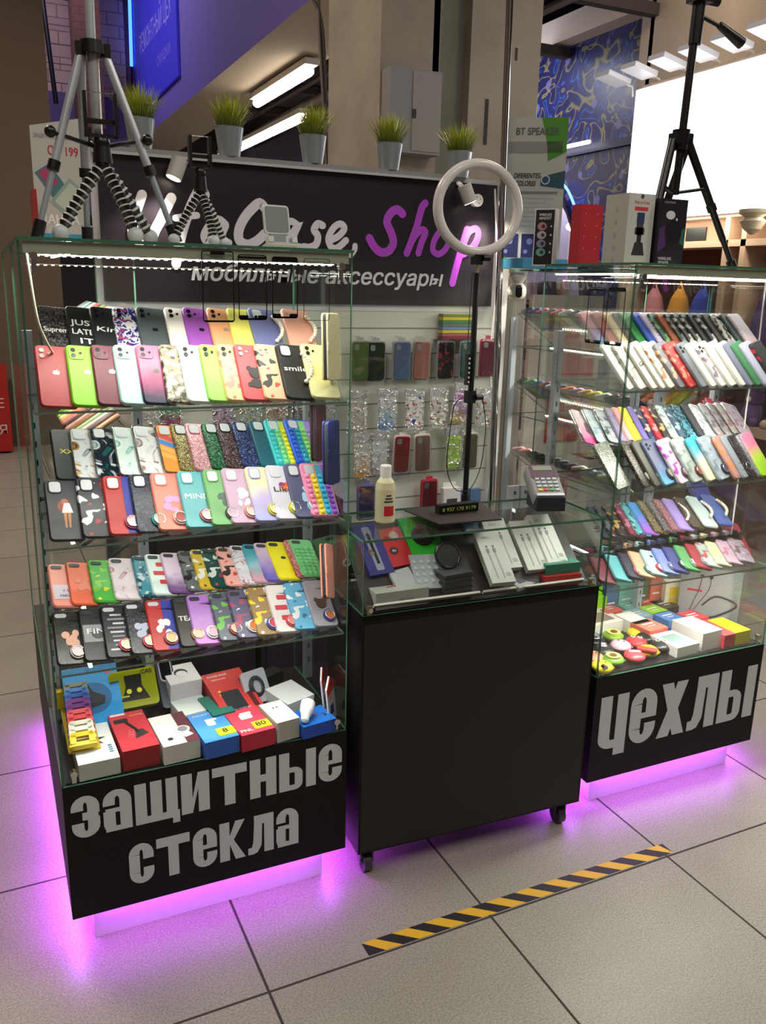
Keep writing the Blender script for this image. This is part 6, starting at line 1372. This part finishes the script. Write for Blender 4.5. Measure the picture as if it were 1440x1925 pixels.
def tube_lamp(label, x, y0, y1, z, e, n=1):
    t = thing('tube_light', label, 'tube light', (x, (y0+y1)/2, z), group='white tube lamps under the gallery'); L_ = (y1-y0)/n
    b = MB(); b.box(-.06, .06, (y0-y1)/2-.03, (y1-y0)/2+.03, .0, .05, WHITE); b.build('fitting', t)
    for k in range(n): b = MB(); b.tube([(0, (y0-y1)/2+L_*k+.04, -.035), (0, (y0-y1)/2+L_*(k+1)-.04, -.035)], .045, mat('fff4e4', .5, 0, e), 10); b.build('tube', t)
    area('tube_lamp_light', (x, (y0+y1)/2, z-.12), .12, y1-y0, 30, (1, .92, .82))
tube_lamp('bright tube lamp on the beige soffit, upper one', 1.60, 5.8, 7.4, 3.33, 16)
tube_lamp('row of tube lamps further back behind the second pot', 2.42, 8.3, 12.0, 3.42, 12, 3)
for k in range(2): b = MB(); b.tube([(1.30+.03*k, 3.9, 3.2), (1.30+.03*k, 3.9, 3.4)], .01, mat('5a5450'), 6) if 0 else b.tube([(p[0], 3.4, p[1]) for p in spl([(.78+.02*k, 3.5), (.72+.06*k, 3.15), (.80-.02*k, 2.95), (.83, 2.2), (.83, 1.2), (.83, 0.0)])], .010, mat('6c6460', .6), 6); tag(b.build('hanging_wire'), ('grey wire hanging down left of the concrete pillar', 'second wire looping beside the hanging grey wire')[k], 'wire')
# concrete pillar, conduit, electrical box, pipe
CONC = pattern('conc', ['8c8378', 'a89e90'], .8)
b = MB(); b.box(.80, 1.12, 2.60, 3.3, 0, 6.2, CONC); b.box(1.12, 1.30, 2.68, 3.3, 0, 6.2, pattern('conc', ['7c7c70', '8c8c80'], .9)); b.box(1.30, 1.72, 2.60, 3.3, 0, 6.2, CONC)
b.box(1.40, 1.42, 2.597, 2.60, 2.30, 2.52, mat('1c1818')); b.box(1.565, 1.578, 2.597, 2.60, 2.72, 2.78, mat('2c2420')); struct('pillar_concrete', b)
t = thing('electrical_cabinet', 'grey electrical cabinet fixed to the concrete pillar', 'electrical cabinet', (.95, 2.55, 2.21)); b = MB(); b.box(-.14, .14, -.05, .05, 0, .38, mat('8c8a8c', .5)); b.build('housing', t)
b = MB(); b.box(-.02, .135, -.054, -.05, .012, .37, mat('96928c', .5)); b.build('door', t); b = MB(); b.box(-.02, .0, -.058, -.054, .16, .20, mat('303030', .4)); b.build('latch', t)
b = MB(); b.box(1.085, 1.125, 2.60, 2.67, 2.60, 6.2, mat('8c847c', .5)); tag(b.build('cable_conduit'), 'grey square conduit rising from the electrical cabinet', 'conduit')
b = MB(); b.tube([(1.86, 2.85, 0), (1.80, 2.85, 6.2)], .045, mat('b0acac', .5, .2), 16); tag(b.build('white_pipe'), 'thick grey white vertical pipe right of the concrete pillar', 'pipe')
b = MB(); b.box(-.09, .09, -.06, .06, 0, .12, WHITE); o = b.build('ceiling_detector'); o.location = (.88, 3.2, 3.25); tag(o, 'small white box lamp by the pillar top', 'junction box')
# fairy lights
b = MB()
for k in range(70): x = 2.2+rr.random()*1.3; b.cbox((x, 6.2, 2.72+rr.random()*.22+.1*(x-2.2)), (.022, .02, .022), mat('fff8f0', .5, 0, 10))
tag(b.build('fairy_lights'), 'string of tiny white lights behind the middle pots', 'string lights', None, 'stuff')
# white illuminated booth roof beneath
# purple banner on the slab
t = thing('purple_banner', 'glowing violet banner with pale lettering on the gallery side', 'banner', (1.10, 9.75, 4.25)); b = MB(); b.M = Matrix.Rotation(-PI/2, 4, 'Z')
b.box(-1.35, 1.25, -.03, -.005, -.55, 1.9, mat('3430b8', .4, 0, .32)); b.build('panel', t); b = MB(); b.M = Matrix.Rotation(-PI/2, 4, 'Z'); b.text('РЕМОНТНЫЙ ЦЕХ', .30, 0, .1, -.032, mat('8078d0', .5, 0, .25), .01, width=2.0); b.text('скидки', .2, .5, -.25, -.032, mat('6860c8', .5, 0, .2), .01, width=.8); b.build('lettering', t)
b = MB(); b.tube([(1.06, 11.4, 4.35), (1.06, 11.3, 5.2)], .022, mat('3c70ff', .5, 0, 4), 8); tag(b.build('blue_neon_strip'), 'bright blue neon strip left of the violet banner', 'neon light')
b = MB(); b.box(1.0, 1.08, 11.6, 14.2, 2.9, 5.9, mat('7c4450', .6)); tag(b.build('patterned_panel'), 'reddish glossy panel left of the blue neon strip', 'panel')

# right side: bright screen
t = thing('bright_screen', 'big blank white glowing screen above the shop at right', 'screen', (3.2, 0, 0)); b = MB(); b.box(.0, .14, .6, 3.60, 2.06, 2.925, mat('ffffff', .5, 0, 2.6)); b.build('panel', t)
b = MB(); b.box(-.004, .16, .58, 3.62, 2.035, 2.058, mat('c8b8a8', .5)); b.box(.02, .16, .58, 3.62, 2.93, 2.95, mat('9c8c7c', .6)); b.build('frame', t)
for k in range(9):
    y = 3.75-k*.27; t = thing('floodlight', 'white arm floodlight above the screen, %s from its left end' % ('first', 'second', 'third', 'fourth', 'fifth', 'sixth', 'seventh', 'eighth', 'ninth')[k], 'floodlight', (3.15, y, 3.01), (0, math.radians(12), 0), 'floodlights above the bright screen')
    b = MB(); b.rprism(.24, .16, -.02, .02, .03, mat('e4e4ec', .35), 0, 0) if 0 else b.box(-.14, .06, -.075, .075, -.018, .014, mat('e4e4ec', .35, 0, .15)); b.build('lamp_head', t); b = MB(); b.tube([(.04, 0, .0), (.14, 0, .0), (.16, 0, -.06)], .010, WHITE, 6); b.build('arm', t)
# mosaic portal wall
def mosaic():
    m, N, L, bs = nt('blue_ornament_mosaic'); tc = N.new('ShaderNodeTexCoord')
    n1 = N.new('ShaderNodeTexNoise'); n1.inputs['Scale'].default_value = 2.6; n1.inputs['Detail'].default_value = 1.0; n1.inputs['Distortion'].default_value = 1.6; L.new(tc.outputs['Object'], n1.inputs['Vector'])
    r = N.new('ShaderNodeValToRGB'); r.color_ramp.interpolation = 'LINEAR'; e = r.color_ramp.elements
    e[0].position = 0; e[0].color = srgb('16164c')+(1,); e[1].position = 1; e[1].color = srgb('1c2c70')+(1,)
    for p, c_ in ((.40, '16164c'), (.455, '1c2468'), (.47, '7c7450'), (.49, '8c8458'), (.505, '1c1c5c'), (.60, '1c2468'), (.625, '3060b0'), (.65, '1c2060')):
        n = e.new(p); n.color = srgb(c_)+(1,)
    L.new(n1.outputs['Fac'], r.inputs[0])
    v = N.new('ShaderNodeTexVoronoi'); v.inputs['Scale'].default_value = 4.5; L.new(tc.outputs['Object'], v.inputs['Vector'])
    r2 = N.new('ShaderNodeValToRGB'); e = r2.color_ramp.elements; e[0].position = .16; e[0].color = (1, 1, 1, 1); e[1].position = .24; e[1].color = (0, 0, 0, 1); L.new(v.outputs['Distance'], r2.inputs[0])
    mx = N.new('ShaderNodeMix'); mx.data_type = 'RGBA'; L.new(r2.outputs[0], mx.inputs['Factor']); L.new(r.outputs[0], mx.inputs['A']); mx.inputs['B'].default_value = srgb('70689c')+(1,)
    L.new(mx.outputs['Result'], bs.inputs['Base Color']); bs.inputs['Roughness'].default_value = .35; return m
MOS = mosaic()
b = MB(); b.M = Matrix.Translation((5.0, 0, 0)) @ Matrix.Rotation(-PI/2, 4, 'Z')   # local x = -y world, z up
b.box(-9.5, -5.35, -.08, .3, 3.05, 4.10, MOS); b.box(-9.5, -5.35, -.1, .3, 2.98, 3.06, mat('24284c', .4)); b.build('upper') if 0 else None
# lower part with the arch
A = [(-7.6+1.35*math.cos(a), 1.0+1.95*math.sin(a)**.8 if math.sin(a) > 0 else 1.0) for a in [PI*k/16 for k in range(17)]]
for k in range(16): b.prism([A[k], (A[k][0], 3.0), (A[k+1][0], 3.0), A[k+1]], -.06, .3, MOS); b.prism([A[k], A[k+1], (A[k+1][0]*.995-.01, A[k+1][1]-.09), (A[k][0]*.995-.01, A[k][1]-.09)], -.12, .3, mat('1c1c30', .4))
b.box(-9.5, -8.95, -.06, .3, 0, 3.0, MOS); b.box(-6.25, -5.35, -.06, .3, 0, 3.0, MOS); tag(b.build('mosaic_portal'), 'dark blue oriental mosaic portal with an arch, behind the screen', 'portal wall')
b = MB(); b.tube([(4.86, 6.75-.55*s_, 2.72-.62*s_*s_-.15*s_) for s_ in [k/10 for k in range(11)]], .014, mat('5078ff', .5, 0, 5), 6); tag(b.build('arch_light'), 'blue light strip along the portal arch', 'light strip')
b = MB(); b.box(4.7, 5.3, 5.25, 5.42, 0, 4.6, mat('b0a090', .7)); b.box(4.7, 5.3, 4.3, 5.3, 3.2, 4.7, mat('a89888', .7)); b.box(4.72, 5.3, 5.3, 9.6, 4.10, 4.34, mat('b4a494', .7)); struct('portal_frame', b)
t = thing('slim_tube_light', 'slim white tube light before the mosaic portal', 'tube light', (4.85, 0, 0)); b = MB(); b.tube([(-.05, 7.25, 3.06), (-.05, 6.2, 3.06)], .02, mat('ffffff', .5, 0, 5), 8); b.build('tube', t)
# pale interior seen through the arch
b = MB(); b.box(5.8, 6.0, 5.0, 10.5, 0, 4, mat('b8b0cc', .8)); struct('wall_arch_back', b)
for k in range(3): b = MB(); b.box(5.60, 5.78, 6.3+.55*k, 6.42+.55*k, 0, 3.0, mat('d8d4e8', .6)); struct('pillar_white', b)
for k in range(3):
    t = thing('dome_lamp', 'warm white dome lamp in the shop behind the arch, %s' % ('lower left', 'middle', 'right')[k], 'lamp', (5.4, 7.2-.35*k, 2.3-.12*k), group='dome lamps behind the arch'); b = MB(); b.ball((0, 0, 0), .07, mat('fff0d8', .5, 0, 5), 12, 8, (1, 1, .7)); b.build('globe', t); b = MB(); b.cyl((0, 0, .04), (0, 0, .3), .008, .008, DARKP, 6); b.build('cord', t)
area('mosaic_fill', (3.9, 7.2, 3.9), .6, .6, 14, (.8, .82, 1), (0, math.radians(-50), 0))  # added fill aimed at the mosaic, no fixture hangs here
area('arch_fill', (5.4, 7.6, 2.9), .8, 1.6, 35, (.95, .9, 1))  # free area light added behind the arch, without a fitting

# souvenir shop below the screen
area('kiosk_fill', (3.12, 2.4, 2.03), .05, 1.9, 9, (1, .88, .74), (0, math.radians(-20), 0))  # invented fill to brighten the beige kiosk, no fixture behind it
t = thing('souvenir_kiosk', 'beige souvenir kiosk with open compartments under the screen', 'kiosk', (3.2, 0, 0)); BE = mat('c8ac90', .6); RB = mat('5c2c24', .7)
b = MB(); b.box(.0, .25, .6, 3.6, 1.86, 1.90, BE); b.box(.0, .25, .6, 3.6, 1.76, 1.80, BE) if 0 else None
for y in (3.58, 2.62, 2.48, 1.9): b.box(0, .25, y-.02, y+.02, 1.2, 2.035, BE)
b.box(.16, .25, 2.62, 3.58, 1.90, 2.035, BE); b.box(.22, .25, .6, 3.6, .9, 2.03, RB); b.build('frame', t)
b = MB(); b.box(.0, .25, .6, 3.6, 1.20, 1.24, BE); b.box(.0, .25, .6, 3.6, .72, .78, BE); b.box(.1, .25, .6, 3.6, 0, .72, mat('6c4c3c', .6)); b.build('shelves', t)
b = MB(); b.box(.150, .158, 2.95, 3.13, 1.915, 2.0, mat('2c3434', .3)); b.disc(0, 0, 0, 0, 0, DARKP) if 0 else None; b.build('small_picture', t)
TOY = ['b87880', 'd09030', '2c40a8', '3c2460', '30343c', 'c8a8b0', '8c6c58', 'd8c8b8', '58784c', 'a04048', '684c80', 'c8b090']
names = ['pink plush bag', 'mustard plush bag', 'blue cone hat', 'violet cloth doll', 'black round hat', 'rosy teddy', 'brown teddy', 'cream teddy', 'green frog toy', 'red plush toy', 'purple plush toy', 'sand plush toy']
i = 0
for lvl, z0_, ys in (('top', 1.24, [3.30, 3.05, 2.84, 2.3, 2.05]), ('middle', .78, [3.45, 3.28, 3.1, 2.92, 2.74, 2.3, 2.1])):
    for y in ys:
        c_ = TOY[i]; s_ = 1.0 if lvl == 'middle' else 1.5
        t = thing('plush_toy', '%s on the %s shelf of the souvenir kiosk' % (names[i], lvl), 'toy', (3.28, y, z0_), group='toys on the souvenir kiosk')
        b = MB(); m_ = mat(c_, .9)
        if 'hat' in names[i] or 'bag' in names[i] or 'doll' in names[i]:
            b.lathe([(.085, 0), (.095, .06), (.08, .20), (.055, .30), (.02, .36)], m_, n=16)
            b.build('body', t); b = MB(); b.tube([(-.0, -.04, .32), (-.0, 0, .40), (0, .04, .32)], .008, m_, 6); b.build('strap', t)
        else:
            b.ball((0, 0, .07), .075, m_, 14, 10, (1, 1, .95)); b.build('body', t)
            b = MB(); b.ball((0, 0, .175), .058, m_, 14, 10); b.ball((0, -.045, .22), .02, m_, 8, 6); b.ball((0, .045, .22), .02, m_, 8, 6); b.ball((-.055, 0, .165), .018, mat('e8dcc8', .8), 8, 6); b.build('head', t)
            for sy in (-1, 1): b = MB(); b.ball((-.05, sy*.055, .03), .028, m_, 8, 6, (1.4, 1, 1)); b.build('leg', t)
        i += 1
t = thing('vase', 'cream double lobed vase hanging over the souvenir kiosk', 'vase', (3.10, 2.33, 1.915)); b = MB(); b.lathe([(.01, 0), (.05, .03), (.075, .075), (.05, .095), (.085, .12), (.085, .14)], mat('c8c0a8', .5), n=24); b.build('body', t)
b = MB(); b.box(3.75, 3.85, .2, 3.6, 0, 2.0, mat('4c3430', .8)); struct('wall_shop', b)
def stuffmat():
    m, N, L, bs = nt('clutter'); tc = N.new('ShaderNodeTexCoord'); v = N.new('ShaderNodeTexVoronoi'); v.inputs['Scale'].default_value = 9; L.new(tc.outputs['Object'], v.inputs['Vector'])
    hs = N.new('ShaderNodeHueSaturation'); hs.inputs['Saturation'].default_value = .35; hs.inputs['Value'].default_value = .42; L.new(v.outputs['Color'], hs.inputs['Color']); L.new(hs.outputs[0], bs.inputs['Base Color']); bs.inputs['Roughness'].default_value = .7; return m
# shop racks seen through the glass behind the right cabinets
t = thing('souvenir_rack', 'dark rack of small goods seen through the right cabinet glass', 'rack', (3.0, 4.9, 0)); b = MB(); b.box(-.9, .6, -.12, .12, 0, 1.62, mat('5a4840', .8)); b.build('back', t)
for k in range(5): b = MB(); b.box(-.9, .6, -.32, -.12, .25+.3*k, .27+.3*k, mat('8c6c58', .6)); b.build('shelf', t)
for k in range(5):
    for j in range(9):
        c_ = rr.choice(['5c4868', '8c7c90', 'c8b8a8', '40505c', '8c5040', '6c7c60', 'b09888', '403848', '985860', 'd8c8c0'])
        h_ = rr.uniform(.09, .22); gw = rr.uniform(.08, .14); b = MB(); x_ = -.82+j*.165
        b.rprism(gw, h_, -.05, .05, .02, mat(c_, .7), 0, h_/2, .01); o = b.build('souvenir'); o.location = (3.0+x_, 4.68, .271+.3*k); tag(o, 'small %s souvenir on the far rack, %s shelf, place %s' % ({'5c4868': 'violet', '8c7c90': 'mauve', 'c8b8a8': 'beige', '40505c': 'slate', '8c5040': 'rust', '6c7c60': 'green', 'b09888': 'sand', '403848': 'dark', '985860': 'rose', 'd8c8c0': 'pale'}[c_], ('lowest', 'second', 'third', 'fourth', 'top')[k], ('one', 'two', 'three', 'four', 'five', 'six', 'seven', 'eight', 'nine')[j]), 'souvenir', 'souvenirs on the far rack')
t = thing('glass_case_plinth', 'low glass showcase with a beige plinth behind right cabinet', 'display case', (4.0, 3.25, 0), (0, 0, math.radians(-58))); b = MB(); b.box(-.6, .7, 0, .5, 0, .12, mat('c0a488', .6)); b.build('plinth', t); pane(t, 'glass_body', -.6, .7, .02, .03, .12, .9)
# red paper panels hung behind the right side cabinet
for k, (x, z, h) in enumerate(((1.66, 1.16, .28), (1.60, .84, .27), (1.56, .55, .15))):
    b = MB(); b.box(-.10, .10, -.006, 0, 0, h, mat('8c1c24', .4)); b.text('САЛОН', .03, 0, h*.6, -.0066, mat('c88870'), .01, width=.14); o = b.build('red_poster'); o.location = (x-.08, 1.9, z); tag(o, 'dark red poster behind the side cabinet, %s one' % ('upper', 'middle', 'lowest')[k], 'poster', 'red posters behind the side cabinet')
b = MB(); b.box(1.30, 1.72, 1.905, 1.93, 0, 1.55, mat('a09890', .7)); tag(b.build('grey_partition'), 'grey partition board carrying the red posters', 'partition')
for k in range(4): b = MB(); b.box(-.03, .03, -.01, .01, 0, .13, mat('dfe4ea', .4)); b.rprism(.012, .016, -.011, -.01, .003, mat('303438'), 0, .10); o = b.build('white_pack'); o.location = (.965+.055*k, 1.46, .62); tag(o, 'white slim hanging pack behind the terminal, %s' % ('leftmost', 'second', 'third', 'rightmost')[k], 'pack', 'white packs behind the terminal')
# person sitting in the shop is only a dark small figure
